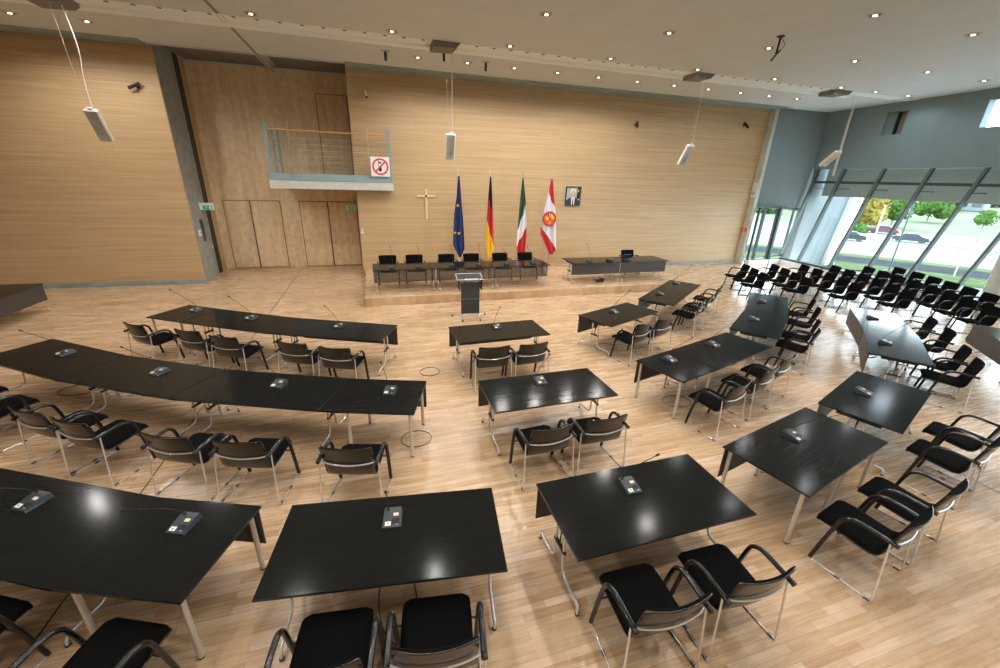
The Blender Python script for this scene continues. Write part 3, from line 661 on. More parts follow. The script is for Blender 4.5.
# ------------------------------------------------------------------ microphone units
MICS=[('on the front left row, leftmost of its three',-3.89,10.08,-31.0,-.314,-.147,.483),('on the front left row, middle of its three',-2.63,9.27,-29.0,-.252,-.194,.503),('on the front left row, rightmost of its three',-.83,8.38,-24.0,-.192,-.268,.495),
('on the middle left row, leftmost of its four',-5.04,7.92,-33.0,-.271,-.23,.475),('on the middle left row, second from left',-3.3,6.8,-28.0,-.232,-.224,.5),('on the middle left row, third from left',-1.51,5.97,-22.0,-.112,-.259,.525),('on the right end of the middle left row',.04,5.39,-17.0,-.09,-.233,.542),
('on the nearest left row, left of its two',-3.2,4.02,-27.0,-.25,-.30,.43),('on the nearest left row, right of its two',-1.79,3.38,-21.0,-.169,-.308,.479),
('on the nearest centre table',-.04,2.98,-7.6,-.034,-.271,.53),('on the nearest table right of centre',2.3,2.8,.5,.08,-.20,.50),('on the second centre table',2.27,5.18,1.0,-.004,-.264,.535),('on the table facing the lectern',2.29,7.66,2.5,-.041,-.305,.51),
('on the front right row, leftmost of its three',5.33,8.1,22.0,.228,-.168,.525),('on the front right row, middle of its three',7.53,9.33,37.0,.348,-.175,.511),('on the front right row, farthest of its three',8.88,10.34,37.0,.293,-.146,.538),
('on the middle right row, nearest of its four',4.82,5.42,16.0,.15,-.24,.46),('on the middle right row, second nearest',6.14,5.84,16.0,.191,-.214,.523),('on the middle right row, third nearest',8.34,6.95,35.0,.288,-.194,.524),('on the middle right row, farthest of its four',9.87,8.13,41.0,.2,-.25,.49),
('on the nearest right square tables',4.82,3.06,13.0,.30,-.26,.42),('on the table with a bright window reflection',7.0,3.69,20.5,.2,-.17,.42),('on the nearer bluish glossy table',9.82,5.14,35.0,.16,-.17,.45),('on the farther bluish glossy table',11.42,6.4,42.0,-.05,-.1,.42),
('on the podium table, first from the left',.41,12.74,180.0,.004,.089,.589),('on the podium table, second from the left',1.22,12.72,180.0,0,.088,.578),('on the podium table, third from the left',2.27,12.85,180.0,.005,.089,.602),('on the podium table, fourth from the left',3.15,12.77,180.0,.018,.086,.601),('on the podium table, fifth from the left',4.1,12.8,180.0,-.136,-.03,.49),('on the podium table, sixth from the left',5.04,12.84,180.0,-.168,.139,.489),('on the separate right podium table',7.14,12.79,180.0,-.079,.128,.554)]
for desc,x,y,deg,dx,dy,dz in MICS:
    pod=y>12; z=.98 if pod else TZ
    a=math.radians(deg); t=thing('microphone_unit',(x,y,z),a,'slate grey desk microphone unit %s'%desc,'microphone','desk microphone units')
    o=MB(); w_,d_=.085,.11   # wedge housing: low edge towards the speaker
    V=[(-w_,-d_,0),(w_,-d_,0),(w_,d_,0),(-w_,d_,0),(-w_+.005,-d_+.005,.022),(w_-.005,-d_+.005,.022),(w_-.008,.055,.055),(-w_+.008,.055,.055),(w_-.012,d_-.008,.05),(-w_+.012,d_-.008,.05)]
    o.add(V,[(3,2,1,0),(0,1,5,4),(4,5,6,7),(7,6,8,9),(9,8,2,3),(1,2,8,6,5),(0,4,7,9,3)]); o.build('housing',M['unit'],t)
    Rn=Matrix.Rotation(-a,3,'Z')
    L0=Vector((-.045,.075,.052)); tip=Rn@Vector((dx,dy,dz))-Vector((0,0,.0))+Vector((0,0,.03))
    # keep the stalk tip where it is seen from the unit's centre
    mid=L0.lerp(tip,.5)+Vector((0,.012,.025))
    o=MB(); o.tube([L0+Vector((0,0,-.012)),L0+Vector((0,0,.014))],.014,10); o.build('stalk_socket',M['blackm'],t)
    o=MB(); P=smooth_path([L0,L0.lerp(mid,.35)+Vector((0,.004,.02)),mid,tip],6); o.tube(P,.0045,6); o.build('gooseneck',M['blackm'],t)
    o=MB(); dv=unit(tip-mid); o.tube([tip-dv*.01,tip,tip+dv*.028,tip+dv*.036],[.007,.011,.011,.005],10); o.build('microphone_head',M['blackm'],t)
    sl=math.atan2(.033,.155); MX=Matrix.Translation((0,-.03,.0405))@Matrix.Rotation(sl,4,'X')
    o=MB(); o.box((-.035,-.042,.001),(.05,.04,.003),0,MX); o.box((-.035,-.042,.003),(.012,.012,.003),1,MX); lb=o.build('button_plate',[M['white'],M['blackm']],t); lb['label']='white square button plate'
    o=MB(); o.box((.030,.045,.001),(.046,.030,.003),0,MX); o.build('name_plate',M['offw'],t)
    o=MB(); 
    for k in range(5): o.box((.03,-.0-.009*k,.001),(.07,.003,.002),0,MX)
    o.box((.045,-.055,.001),(.02,.006,.002),1,MX); o.build('speaker_grille',[M['blackm'],M['steel']],t)

# cable loops and floor sockets
def loop(x,y,rx,ry,label,name='cable_loop'):
    o=MB(); P=[(rx*math.cos(k*PI/12),ry*math.sin(k*PI/12),.007) for k in range(25)]; o.tube(P,.006,6,caps=False)
    tag(o.build(name,M['cable'],loc=(x,y,0)),label,'cable','cable loops on the floor')
loop(.84,7.38,.19,.19,'thin round cable loop lying on the open floor left of the lectern table')
loop(.36,5.2,.22,.2,'dark cable loop on the floor under the right end of the middle left row')
loop(-5.1,8.05,.30,.22,'dark cable loop on the floor under the left end of the middle left row')
loop(4.95,5.2,.26,.2,'dark cable loop on the floor under the left end of the middle right row')
loop(-.05,2.75,.17,.4,'dark cable loop under the nearest centre table')
loop(5.0,7.75,.28,.2,'dark cable loop on the floor under the left end of the front right row')
o=MB(); random.seed(3)
P=[(random.uniform(-.2,.2),random.uniform(-.12,.12),.02+.015*k) for k in range(9)]; o.tube(smooth_path(P,5),.02,8)
for k in range(4): o.ball((random.uniform(-.18,.18),random.uniform(-.1,.1),.05),.06,n=10,sq=(1.3,1,.7))
tag(o.build('cable_bundle',M['blackm'],loc=(7.6,12.75,.25)),'untidy black bundle of cables on the podium floor under the right table pair','cable')
# devices on the right podium table
t=thing('desk_telephone',(7.96,12.82,.98),.1,'flat black desk telephone on the right podium table pair','telephone')
o=MB(); o.box((0,0,.018),(.22,.18,.036),bev=.008); o.build('base',M['blackm'],t)
o=MB(); o.tube([(-.08,-.08,.05),(-.08,-.04,.06),(-.08,.05,.06),(-.08,.08,.05)],[.022,.014,.014,.022],8); o.build('handset',M['blackp'],t)
t=thing('control_screen',(8.68,12.86,.98),PI+.1,'small tilted touch control screen on the right podium table pair','screen')
o=MB(); o.box((0,0,.015),(.24,.20,.03),bev=.006); o.build('base',M['blackm'],t)
o=MB(); o.box((0,0,0),(.32,.022,.22),0,Matrix.Translation((0,-.03,.13))@Matrix.Rotation(-.6,4,'X'),bev=.004); sc_=o.build('screen',M['screen'],t)
# ------------------------------------------------------------------ lectern
t=thing('lectern',(2.34,10.40,0),math.radians(-3),'dark panelled lectern on chrome feet standing before the podium','lectern')
for z0,z1 in ((.15,.555),(.565,1.02)):
    o=MB(); o.box((0,0,(z0+z1)/2),(.50,.02,z1-z0),bev=.004); o.build('front_panel',M['panel'] if False else M['unit'],t)
for s_ in (-1,1):
    o=MB(); o.tube([(s_*.235,.03,.07),(s_*.235,.03,1.06)],.018,10); o.build('upright',M['chrome'],t)
    o=MB(); o.tube(smooth_path([(s_*.2,.03,.08),(s_*.235,-.1,.075),(s_*.24,-.22,.05)],4),.014,8); f_=o.build('foot',M['chrome'],t)
    o=MB(); o.cyl((s_*.24,-.22,0),.022,.05,12); o.build('caster',M['blackm'],f_)
    o=MB(); o.tube(smooth_path([(s_*.2,.03,.08),(s_*.32,.15,.075),(s_*.46,.29,.05)],4),.014,8); f_=o.build('foot',M['chrome'],t)
    o=MB(); o.cyl((s_*.46,.29,0),.022,.05,12); o.build('caster',M['blackm'],f_)
    o=MB(); o.box((s_*.30,.08,.98),(.02,.30,.32),bev=.004); o.build('side_panel',M['blackm'],t)
o=MB(); o.tube([(-.22,.03,.09),(.22,.03,.09)],.012,8); o.build('cross_bar',M['chrome'],t)
o=MB(); MX=Matrix.Translation((-.02,.12,1.13))@Matrix.Rotation(.2,4,'X'); o.box((0,0,0),(.66,.40,.025),0,MX,bev=.004); o.build('reading_shelf',M['screen'],t)
o=MB(); 
for y_ in (-.2,.2): o.tube([(-.34,y_,.02),(.34,y_,.02)],.014,8,0,MX)
for x_ in (-.34,.34): o.tube([(x_,-.2,.02),(x_,.2,.02)],.014,8,0,MX)
o.build('shelf_rail',M['chrome'],t)
o=MB(); o.box((0,-.12,1.13),(.36,.02,.035)); o.build('light_bar',M['white'],t)
for x_ in (-.12,.12):
    o=MB(); o.tube(smooth_path([(x_,.22,1.22),(x_,.24,1.36),(x_*.6,.16,1.5)],4),.005,6); o.ball((x_*.6,.16,1.5),.014); o.build('microphone',M['blackm'],t)
# microphone stand by the windows
t=thing('microphone_stand',(12.84,10.72,0),.2,'black microphone tripod stand with boom among the audience chairs','stand')
o=MB(); o.tube([(0,0,.12),(0,0,.9)],.016,8); o.tube([(0,0,.9),(0,0,1.42)],.010,8); o.build('pole',M['blackm'],t)
for k in range(3):
    a=k*2*PI/3+.5; o=MB(); o.tube([(0,0,.35),(.30*math.cos(a),.30*math.sin(a),.012)],.010,8); o.build('leg',M['blackm'],t)
o=MB(); o.tube([(-.28,.08,1.40),(.32,-.12,1.46)],.010,8); o.build('boom',M['blackm'],t)
o=MB(); o.tube([(.28,-.105,1.455),(.44,-.16,1.47)],[.018,.022],10); o.build('microphone',M['blackm'],t)

# ------------------------------------------------------------------ flags
def star_mesh(o,c,r,mi=0):
    P=[]
    for k in range(10):
        a=PI/2+k*PI/5; q=r if k%2==0 else r*.4; P.append((q*math.cos(a),q*math.sin(a)))
    MX=Matrix.Translation(c)@Matrix.Rotation(PI/2,4,'X'); 
    for k in range(5):
        i=2*k; o.prism([P[(i-1)%10],P[i],P[(i+1)%10],(0,0)],-.004,.006,mi,MX)
    o.prism([P[i] for i in range(1,10,2)],-.004,.006,mi,MX)
def flag(px,left,right,colf,mats,label,ncl=14,nr=96,seed=0):
    base=Vector((px,15.3,.25)); t=thing('flag',base,0,label,'flag','flags on poles behind the podium table')
    o=MB(); o.tube([(0,.03,.04),(0,.03,3.56)],.014,10); o.build('pole',M['steel'],t)
    o=MB(); o.ball((0,.03,3.58),.03,n=10,sq=(1,1,1.4)); o.build('finial',M['steel'],t)
    o=MB(); o.cyl((0,.03,0),.17,.025,24,r2=.16); o.cyl((0,.03,.025),.03,.06,14); o.build('base_plate',M['steel'],t)
    def interp(P,t_):
        zt=P[0][1]; zb=P[-1][1]; z=zt+(zb-zt)*t_
        for i in range(len(P)-1):
            if P[i][1]>=z>=P[i+1][1]-1e-9:
                k=(P[i][1]-z)/max(1e-9,(P[i][1]-P[i+1][1])); return P[i][0]+(P[i+1][0]-P[i][0])*k,z
        return P[-1][0],z
    o=MB(); vs=[]; rnd=random.Random(seed); ph=rnd.uniform(0,6)
    for i in range(nr+1):
        t_=i/nr; xl,zl=interp(left,t_); xr,zr=interp(right,t_)
        amp=.045*min(1,t_*3+.1)
        for j in range(ncl+1):
            s_=j/ncl; vs.append((xl+(xr-xl)*s_-px, amp*math.cos(s_*PI*4+ph+t_*1.3)-.03+.02*math.sin(t_*5+s_*3), zl+(zr-zl)*s_-.25))
    q=ncl+1; L_=len(vs); vs2=vs+[(a,b+.012,c_) for a,b,c_ in vs]
    for i in range(nr):
        for j in range(ncl):
            mi=colf((j+.5)/ncl,(i+.5)/nr); a=i*q+j
            o.add([vs2[a],vs2[a+1],vs2[a+q+1],vs2[a+q]],[(0,3,2,1)],mi,False); b=L_+a
            o.add([vs2[b],vs2[b+1],vs2[b+q+1],vs2[b+q]],[(0,1,2,3)],mi,False)
    for i in range(nr):
        for j in (0,ncl):
            a=i*q+j; mi=colf(0.02 if j==0 else .98,(i+.5)/nr); o.add([vs2[a],vs2[a+q],vs2[L_+a+q],vs2[L_+a]],[(0,1,2,3)],mi)
    me=o.build('cloth',mats,t)
    return t
t=flag(3.0,[(2.975,3.661),(2.927,2.981),(2.828,2.357),(2.781,1.715),(2.762,1.254),(2.99,.776)],[(3.03,3.661),(3.085,2.984),(3.135,2.358),(3.181,1.712),(3.207,1.113),(3.07,.776)],lambda s,t_:0,[M['eub']],'blue flag with yellow stars, first of the four flags from the left',seed=1)
for i,(x,z) in enumerate([(2.944,2.659),(2.83,1.695),(2.983,1.681)]):
    o=MB(); star_mesh(o,(x-3.0,-.10,z-.25),.07); o.build('star',M['star'],t)
flag(4.17,[(4.15,3.67),(4.114,3.001),(4.068,2.168),(4.032,1.438),(4.036,1.166),(4.11,.646)],[(4.20,3.671),(4.251,3.003),(4.293,2.429),(4.339,1.705),(4.37,1.023),(4.212,.646)],
 lambda s,t_: 0 if t_<.24+.20*s else (1 if t_<.50+.33*s else 2),[M['fblack'],M['fred'],M['gold']],'black, red and gold flag hanging second from the left',seed=2)
flag(5.41,[(5.395,3.668),(5.342,2.828),(5.302,2.17),(5.273,1.698),(5.258,1.216),(5.288,.879)],[(5.435,3.669),(5.526,3.025),(5.595,2.438),(5.647,1.901),(5.64,1.489),(5.627,.879)],
 lambda s,t_: 0 if (t_<.34+.34*(1-s)**1.2) else (1 if t_<.90-.26*s else 2),[M['fgreen'],M['fwhite'],M['fred']],'green, white and red flag hanging third from the left',seed=3)
t=flag(6.57,[(6.55,3.656),(6.469,3.171),(6.339,2.509),(6.247,1.899),(6.251,1.623),(6.70,.81)],[(6.61,3.657),(6.695,3.044),(6.793,2.513),(6.909,1.688),(6.985,.974),(6.84,.81)],
 lambda s,t_: 0 if (t_<.12+.24*s) else (1 if t_<.60+.36*s else 0),[M['fred'],M['fwhite']],'red and white flag with a round crest, rightmost of the four flags',seed=5)
MX=Matrix.Translation((-.03,-.125,1.957))@Matrix.Scale(1.07,4)@Matrix.Rotation(PI/2,4,'X')
o=MB(); o.cyl((0,0,0),.265,.012,36,0,MX); o.annulus((0,0,.012),.215,.262,.008,36,1,MX)
rr=random.Random(4)
# gold quartered shapes: two rampant beasts suggested by limbs, and a wheel
for (cx,cy) in ((-.10,-.02),(.10,.06)):
    o.ball((cx,cy,.02),.055,2,10,MX,(1,1.2,.25)); o.ball((cx-.05,cy+.07,.02),.035,2,10,MX,(1,1,.3))
    for k in range(5):
        a=rr.uniform(0,6.28); o.tube([(cx,cy,.022),(cx+.07*math.cos(a),cy+.07*math.sin(a),.022),(cx+.09*math.cos(a+.5),cy+.09*math.sin(a+.5),.022)],.012,6,2,MX)
o.annulus((.02,-.13,.012),.03,.05,.01,16,2,MX)
for k in range(3): o.box((-.04+.03*k,.15,.02),(.025,.09,.01),3 if k%2 else 4,MX)
o.build('crest',[M['alarm'],M['fred'],M['gold'],M['fwhite'],M['eub']],t)

# ------------------------------------------------------------------ things on the walls
YW=16.235
t=thing('wall_cross',(1.94,YW,2.63),0,'light wooden cross mounted on the timber wall left of the flags','cross')
o=MB(); o.box((0,-.025,0),(.085,.03,1.08),bev=.006); o.build('upright',M['cross'],t)
o=MB(); o.box((0,-.026,.29),(.68,.032,.085),bev=.006); o.build('cross_arm',M['cross'],t)
o=MB(); o.box((0,-.046,.29),(.07,.012,.07),bev=.003); o.build('centre_inlay',M['blackm'],t)
t=thing('framed_portrait',(7.98,YW,3.015),0,'black framed portrait of a white-haired person in a dark suit','picture')
o=MB(); w_,h_=.34,.375
for (cx,cz,dx,dz) in ((0,h_-.015,2*w_,.03),(0,-h_+.015,2*w_,.03),(-w_+.015,0,.03,2*h_),(w_-.015,0,.03,2*h_)): o.box((cx,-.02,cz),(dx,.04,dz))
o.build('frame',M['blackm'],t)
def flat(o,P,y0,y1,mi=0): o.prism(P,y0,y1,mi,Matrix(((1,0,0,0),(0,0,-1,0),(0,1,0,0),(0,0,0,1))))
o=MB(); flat(o,[(-.32,-.35),(.32,-.35),(.32,.35),(-.32,.35)],.002,.008,0); flat(o,[(.16,-.1),(.3,-.1),(.3,.34),(.2,.34)],.008,.011,1); flat(o,[(.22,.16),(.25,.16),(.25,.26),(.22,.26)],.011,.012,4)
flat(o,[(-.32,-.35),(.32,-.35),(.32,-.2),(.12,-.06),(-.14,-.06),(-.32,-.18)],.009,.013,2)
flat(o,[(-.06,-.35),(.08,-.35),(.08,-.05),(-.08,-.05)],.013,.015,3); flat(o,[(-.025,-.35),(.035,-.35),(.02,-.1),(-.01,-.1)],.015,.017,2)
def ell(cx,cz,rx,rz,n=20): return [(cx+rx*math.cos(2*PI*k/n),cz+rz*math.sin(2*PI*k/n)) for k in range(n)]
flat(o,ell(0,.165,.135,.14),.012,.016,5); flat(o,ell(0,.09,.105,.135),.016,.019,6)
for s_ in (-1,1): flat(o,ell(s_*.042+.0,.105,.03,.018),.019,.020,3); flat(o,ell(s_*.042,.105,.012,.012),.020,.021,1); flat(o,ell(s_*.108,.09,.014,.03),.0155,.018,6)
flat(o,ell(0,.07,.013,.028),.019,.021,6); flat(o,ell(0,.025,.035,.008),.019,.020,7)
o.build('print',[M['photo'],M['fblack'],M['suit'],M['fwhite'],M['star'],M['hair'],M['skin'],M['fred']],t)
# exit signs
def exit_sign(loc,rz,label,w_=.40,h_=.20):
    t=thing('exit_sign',loc,rz,label,'sign','green emergency exit signs')
    o=MB(); o.box((0,0,0),(w_,.04,h_),bev=.006); o.box((0,0,h_/2+.02),(w_*1.05,.07,.03)); o.build('lamp_box',M['signw'],t)
    o=MB(); o.box((.03,-.023,-.015),(w_*.62,.008,h_*.68)); o.build('green_field',M['green'],t)
    o=MB(); y=-.029
    o.box((.11,y,-.015),(.06,.004,.11))                           # door
    o.ball((-.005,y,.03),.014,n=8,sq=(1,.3,1))                     # running figure
    for a,b in (((-.005,.018),(-.015,-.02)),((-.015,-.02),(.02,-.045)),((-.015,-.02),(-.045,-.05)),((-.005,.01),(.03,0)),((-.005,.01),(-.035,.0))): o.tube([(a[0],y,a[1]),(b[0],y,b[1])],.006,6)
    o.tube([(.04,y,-.015),(.075,y,-.015)],.006,6); o.build('pictogram',M['signw'],t)
exit_sign((-.83,18.12,2.33),0,'green exit sign on the plywood wall under the right end of the balcony')
exit_sign((-5.42,16.75,2.42),0,'green exit sign sticking out from the concrete pier on the left',.42,.2)
# pier fittings
t=thing('intercom_panel',(-5.652,16.62,1.66),PI/2,'dark slotted intercom panel on the concrete pier','panel')
o=MB(); o.box((0,-.015,0),(.22,.03,.72),bev=.006); o.build('housing',M['ringd'],t)
o=MB()
for k in range(9): o.box((0,-.032,-.28+.07*k),(.14,.006,.03))
o.build('slots',M['blackm'],t)
o=MB(); o.box((0,-.008,0),(.24,.01,.2)); o.box((.03,-.015,.01),(.06,.004,.06),1); tag(o.build('paper_notice',[M['signw'],M['blackm']],loc=(-5.652,16.33,1.61),rz=PI/2),'small white paper notice on the concrete pier beside the intercom','notice')
o=MB(); o.box((0,-.012,0),(.07,.02,.08),bev=.004); tag(o.build('push_button',M['white'],loc=(-5.652,17.15,1.02),rz=PI/2),'small white push button low on the concrete pier','switch')
o=MB(); o.box((0,-.03,0),(.10,.05,.16),bev=.008); o.box((0,-.06,.02),(.05,.01,.06),1); tag(o.build('wall_intercom',[M['white'],M['steel']],loc=(-.44,YW,1.64)),'small white wall device at the left edge of the timber wall','switch')
t=thing('wall_clock_box',(17.245,16.08,3.45),-PI/2,'white wall device with round dial on the pale concrete edge','device')
o=MB(); o.box((0,-.02,.18),(.22,.04,.3),bev=.006); o.build('upper_box',M['white'],t)
o=MB(); o.box((0,-.02,-.16),(.22,.04,.34),bev=.006); b2=o.build('lower_box',M['signw'],t)
o=MB(); o.annulus((0,0,0),.05,.075,.012,20,0,Matrix.Translation((0,-.04,-.14))@Matrix.Rotation(PI/2,4,'X')); o.build('dial',M['mull'],b2)
o=MB(); o.box((0,-.04,0),(.26,.08,.17),bev=.01); o.box((0,-.085,0),(.08,.01,.08),1,bev=0); tag(o.build('alarm_call_point',[M['alarm'],M['fwhite']],loc=(17.245,16.08,1.62),rz=-PI/2),'red fire alarm call point on the pale concrete edge','alarm')
def wall_spot(x,y,z,label,az=.5,arm=.25,lamp='blackm'):
    t=thing('wall_spotlight',(x,y,z),0,label,'spotlight','small spotlights on the timber wall')
    o=MB(); o.cyl((0,0,0),.05,.02,14,0,Matrix.Rotation(PI/2,4,'X')); o.tube([(0,-.01,0),(0,-.12,.02)],.012,8); o.build('bracket',M['blackm'],t)
    d=Vector((math.sin(az),-math.cos(az)*.6,-.5)).normalized(); a=Vector((0,-.12,.02))
    o=MB(); o.tube([a-d*.12,a+d*.2],.045,12); b_=o.build('barrel',M[lamp],t)
    o=MB(); o.tube([a+d*.2,a+d*.21],.038,12); o.build('front_lens',M['screen'],b_)
wall_spot(-6.2,15.895,5.78,'black spotlight on the left timber wall above the curved tables',-1.1)
wall_spot(.05,YW,6.1,'pale spotlight at the top left of the timber wall near the balcony',.1,lamp='white')
wall_spot(10.5,YW,5.81,'black spotlight on the timber wall right of the hanging white speakers',-.3)
wall_spot(15.95,YW,6.1,'dark spotlight at the far right end of the timber wall',.0)
# ------------------------------------------------------------------ balcony
t=thing('balcony',(0,0,0),0,'small concrete balcony with blue-grey posts and oak handrail','balcony')
X0,X1,YF=-3.12,.70,15.78
o=MB(); o.prism([(X0-.06,YF),(X1+.06,YF),(X1+.06,16.235),(-.525,16.235),(-.525,18.19),(X0-.06,18.19)],3.10,3.36); o.build('slab',M['palecon'],t)
o=MB(); o.box(((X0+X1)/2,YF+.035,3.405),(X1-X0+.12,.10,.08)); o.box(((X0+X1)/2,YF+.06,3.5),(X1-X0,.012,.16)); o.box((X0,16.9,3.5),(.012,2.2,.16)); o.build('kick_plate',M['blue'],t)
for (x,y,w_) in ((X0+.04,YF+.08,.09),(X1-.02,YF+.08,.09),(X0+.02,17.95,.08),(X0+.03,16.9,.07)):
    o=MB(); o.box((x,y,4.22),(w_,.03,1.68)); o.box((x-.02 if x<0 else x+.02,y,4.22),(.02,.08,1.68)); o.build('post',M['blue'],t)
for x in (-2.43,0.0):
    o=MB(); o.box((x,YF+.03,4.22),(.025,.05,1.72)); o.build('post',M['rod'],t)
o=MB(); o.tube([(X0+.04,YF+.12,4.87),(X1-.03,YF+.12,4.87)],.026,10); o.build('handrail',M['handrail'],t)
for k,z in enumerate((3.78,3.95,4.12,4.29,4.46,4.64)):
    o=MB(); o.tube([(X0,17.95,z),(X0+.02,YF+.06,z)],.009,6); o.tube([(X0+.02,YF+.06,z),(X1,YF+.06,z)],.007,6); o.build('rail_rod',M['rod'],t)
o=MB(); o.tube([(X0,17.95,4.81),(X0+.02,YF+.06,4.81)],.009,6); o.tube([(X0,17.95,4.95),(X0+.02,YF+.06,4.95)],.009,6);o.build('rail_rod',M['rod'],t)
s=thing('no_phone_sign',(.355,YF-.012,3.875),0,'white square sign with red ring and crossed-out mobile phone on the balcony','sign')
o=MB(); o.box((0,0,0),(.63,.012,.63),bev=.003); o.build('board',M['signw'],s)
MX=Matrix.Translation((0,-.008,0))@Matrix.Rotation(PI/2,4,'X')
o=MB(); o.annulus((0,0,0),.215,.27,.006,40,0,MX); o.box((0,-.012,0),(.46,.006,.05),0,Matrix.Rotation(-math.radians(45),4,'Y')); o.build('prohibition_ring',M['red'],s)
o=MB(); o.box((-.01,-.0085,.0),(.10,.004,.30),bev=.001); o.box((-.01,-.011,.06),(.07,.003,.09),1); o.box((-.045,-.0085,.17),(.02,.004,.06)); o.build('phone_symbol',[M['blackm'],M['signw']],s)

# ------------------------------------------------------------------ ceiling fittings
lamp_d=bpy.data.lights.new('bulb','SPOT'); lamp_d.specular_factor=.16; lamp_d.energy=158; lamp_d.color=(1,.955,.89); lamp_d.spot_size=math.radians(165); lamp_d.spot_blend=.5; lamp_d.shadow_soft_size=.09
def make_down():
    root=thing('downlight',(0,0,0),0,'x','ceiling light')
    o=MB(); o.annulus((0,0,-.012),.10,.145,.014,26); o.build('trim_ring',M['ring'],root)
    o=MB(); o.cyl((0,0,-.004),.10,.006,24); o.build('reflector',M['ringd'],root)
    o=MB(); o.cyl((0,0,-.018),.038,.014,18); o.build('lamp',M['lens'],root)
    l=bpy.data.objects.new('bulb',lamp_d); COL.objects.link(l); l.parent=root; l.location=(0,0,-.04)
    return root
dproto=make_down(); du=[0]
lamp_dim=lamp_d.copy(); lamp_dim.energy=38; lamp_dim.color=(.93,.97,1.0)
def down(x,y,label,z=ZC):
    o=dproto if not du[0] else copy_tree(dproto); du[0]+=1
    o.location=(x,y,z); o['label']=label; o['group']='recessed ceiling downlights'
    for ch in o.children:
        if ch.type=='LIGHT': ch.data=lamp_dim if x>9 else lamp_d
RN={7.18:'third ceiling row from the back wall... ','9':''}
grid=[('in the row nearest the timber wall',13.96,[-7.55,-6.14,1.57,3.03,4.5,5.95,7.41,8.87,10.35,11.8,13.25,14.6,15.98]),
 ('in the row just before the white ceiling strip',11.87,[-8.1,-5.15,-2.22,.75,3.69,6.61,9.53,12.48,15.36,17.01,18.65]),  # leftmost pair is unseen, added to brighten the left and the recess
 ('in the second row before the white ceiling strip',9.52,[3.72,6.71,9.6,12.54,15.42,17.96]),
 ('in the third row before the white ceiling strip',7.18,[-2.2,.78,3.8,6.7,9.64,12.62,15.6]),
 ('in the added unseen fourth ceiling row',4.83,[-5.1,-2.2,.78,3.8,6.7,9.64,12.6,15.5]),  # this row and those nearer the camera: unseen lamps added for illumination
 ('in the added unseen fifth ceiling row',2.48,[-5.1,-2.2,.78,3.8,6.7,9.64]),
 ('in the added unseen sixth ceiling row',.1,[-5.1,-2.2,.78,3.8,6.7])]
ORD2=ORD+['tenth','eleventh','twelfth','thirteenth','fourteenth']
for d_,y,xs in grid:
    for i,x in enumerate(xs): down(x,y,'round recessed downlight %s, %s from the left'%(d_,ORD2[i]))
# small adjustable eyes in the strip
e0=None; k=0
for i in range(48):
    x=-5.4+.461*i
    if abs(x-2.1)<.4 or abs(x-9.5)<.6 or abs(x+5.4)<.3: continue
    if e0 is None:
        e0=thing('strip_spotlight',(x,12.19,ZC-.012),0,'x','ceiling light')
        o=MB(); o.annulus((0,0,-.006),.045,.068,.01,18); o.build('trim_ring',M['strip'],e0)
        o=MB(); o.cyl((0,0,-.008),.045,.008,14); o.build('eye',M['blackm'],e0); e=e0
    else: e=copy_tree(e0); e.location=(x,12.19,ZC-.012)
    k+=1
    e['label']='tiny round black-eyed spotlight in the white ceiling strip'; e['group']='tiny spotlights in the white ceiling strip'
# hatches and hanging speakers
for i,(x,y,z0,sx,tl,lab) in enumerate([(-5.82,12.35,4.79,.0,.52,'leftmost'),(2.22,12.4,4.74,0,.40,'second from left'),(10.17,12.35,4.83,0,.55,'third from left'),(16.72,12.3,4.92,0,.80,'rightmost')]):
    h=thing('ceiling_hatch',(x-.12 if i<3 else x-.85,12.12,ZC),0,'dark wedge-shaped ceiling hatch above the %s hanging speaker'%lab,'hatch','dark hatches in the white ceiling strip')
    o=MB(); V=[(-.36,0,0),(.36,0,0),(.22,0,-.13),(-.34,0,-.15),(-.36,.62,0),(.36,.62,0),(.22,.55,-.13),(-.34,.55,-.15)]
    if i==3: V=[(a*1.2,b,c_) for a,b,c_ in V]
    o.add(V,[(0,3,2,1),(4,5,6,7),(0,4,7,3),(1,2,6,5),(3,7,6,2),(0,1,5,4)]); o.build('lid',M['soffit'],h)
    if i==1:
        o=MB(); o.tube([(.02,.62,-.05),(.02,.62,-.30)],.035,10); o.build('spot_barrel',M['mull'],h)
    L_=.70; t=thing('hanging_speaker',(x,y,z0),0,'slim white column speaker hanging on wires, %s of four'%lab,'speaker','slim white speakers hanging on wires')
    MX=Matrix.Rotation(tl,4,'X')
    o=MB(); o.box((0,0,-L_/2),(.27 if i<3 else .33,.11,L_),0,MX,bev=.02); o.build('cabinet',M['white'] if i<3 else M['offw'],t)  # rightmost white cabinet coloured beige to carry the light on it
    o=MB(); o.box((0,-.052,-L_/2),(.20,.006,L_-.08),0,MX); o.box((0,-.056,-L_*.72),(.05,.004,.012),1,MX); o.build('grille',[M['signw'] if i<3 else M['offw'],M['ringd']],t)
    o=MB(); o.box((0,0,.015),(.10,.05,.05),0,MX,bev=.008); o.build('hanger_bracket',M['white'],t)
    for s_ in (-1,1):
        o=MB(); top=ZC-z0-.02
        if s_==1: o.tube(smooth_path([(.05,0,.03),(.045,.01,top*.3),(.055+(.05 if i==0 else 0),0,top*.6),(.03,-.02,top)],6),.008 if i==0 else .0045,6)
        else: o.tube([(-.05,0,.03),(-.14,-.06,top)],.0035,6)
        o.build('suspension_wire' if s_<0 else 'cable',M['ring'] if s_<0 else M['white'],t)
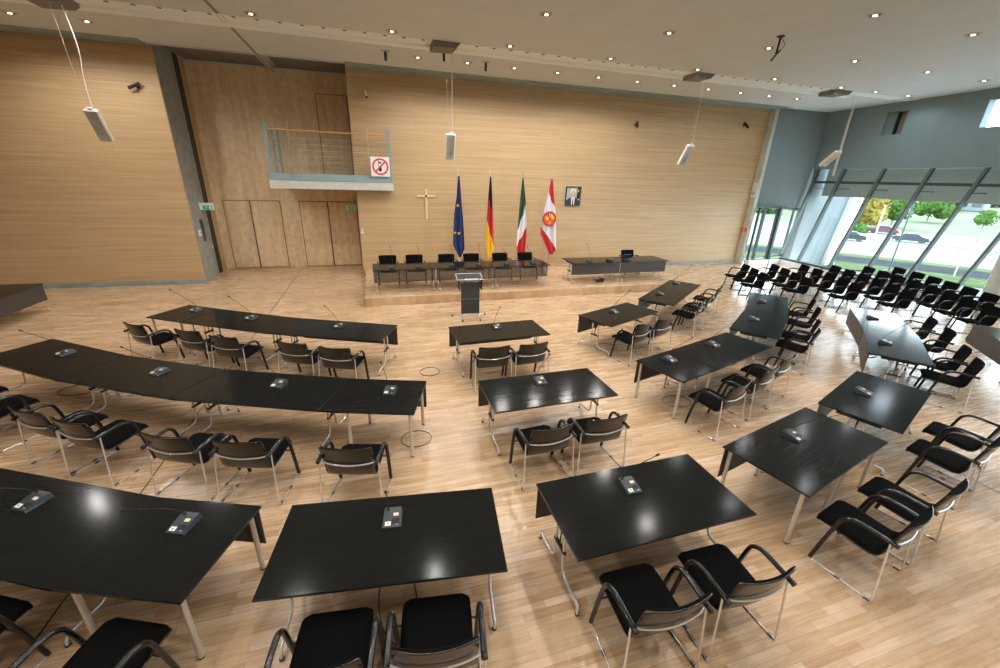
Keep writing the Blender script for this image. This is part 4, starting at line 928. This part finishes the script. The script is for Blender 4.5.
for x,y,l in ((.65,13.6,'left of the second hanging speaker'),(3.5,13.6,'right of the second hanging speaker')):
    t=thing('ceiling_spotlight',(x,y,ZC),0,'small grey spotlight under the ceiling near the timber wall, %s'%l,'spotlight')
    o=MB(); o.box((0,0,-.015),(.24,.05,.03)); o.build('adapter',M['ring'],t)
    o=MB(); o.tube([(0,0,-.03),(0,.02,-.24)],.04,12); o.build('barrel',M['mull'],t)
t=thing('ceiling_microphone',(9.1,8.76,ZC),0,'black bent microphone rod hanging under the ceiling','microphone')
o=MB(); o.cyl((0,0,-.02),.08,.02,16); o.build('rose',M['blackm'],t)
o=MB(); o.tube([(0,0,-.02),(-.02,0,-.36)],.022,8); o.build('rod',M['blackm'],t)
o=MB(); o.tube([(.1,.03,-.26),(-.02,0,-.36),(-.17,-.05,-.50)],.02,8); o.build('microphone_arm',M['blackm'],t)
o=MB(); o.tube(smooth_path([(.02,0,-.03),(.17,0,-.14),(.11,0,-.24),(0,0,-.36)],5),.006,6); o.build('cable',M['blackm'],t)

# ------------------------------------------------------------------ light and view
W=bpy.data.worlds.new('overcast_sky'); S.world=W; W.use_nodes=True; N=W.node_tree.nodes; L=W.node_tree.links
bg=N['Background']; tc=N.new('ShaderNodeTexCoord'); sp=N.new('ShaderNodeSeparateXYZ'); L.new(tc.outputs['Generated'],sp.inputs[0])
r=N.new('ShaderNodeValToRGB'); e=r.color_ramp.elements; e[0].position=.0; e[0].color=(.80,.90,.95,1); e[1].position=.6; e[1].color=(.70,.85,1.0,1); L.new(sp.outputs[2],r.inputs[0]); L.new(r.outputs[0],bg.inputs[0])
bg.inputs[1].default_value=13
S.view_settings.view_transform='Standard'; S.view_settings.look='None'; S.view_settings.gamma=1; S.view_settings.exposure=0.2; S.view_settings.use_curve_mapping=False
S.cycles.max_bounces=8; S.cycles.diffuse_bounces=4; S.cycles.glossy_bounces=4; S.cycles.transparent_max_bounces=12; S.cycles.sample_clamp_indirect=6; S.cycles.caustics_reflective=False; S.cycles.caustics_refractive=False
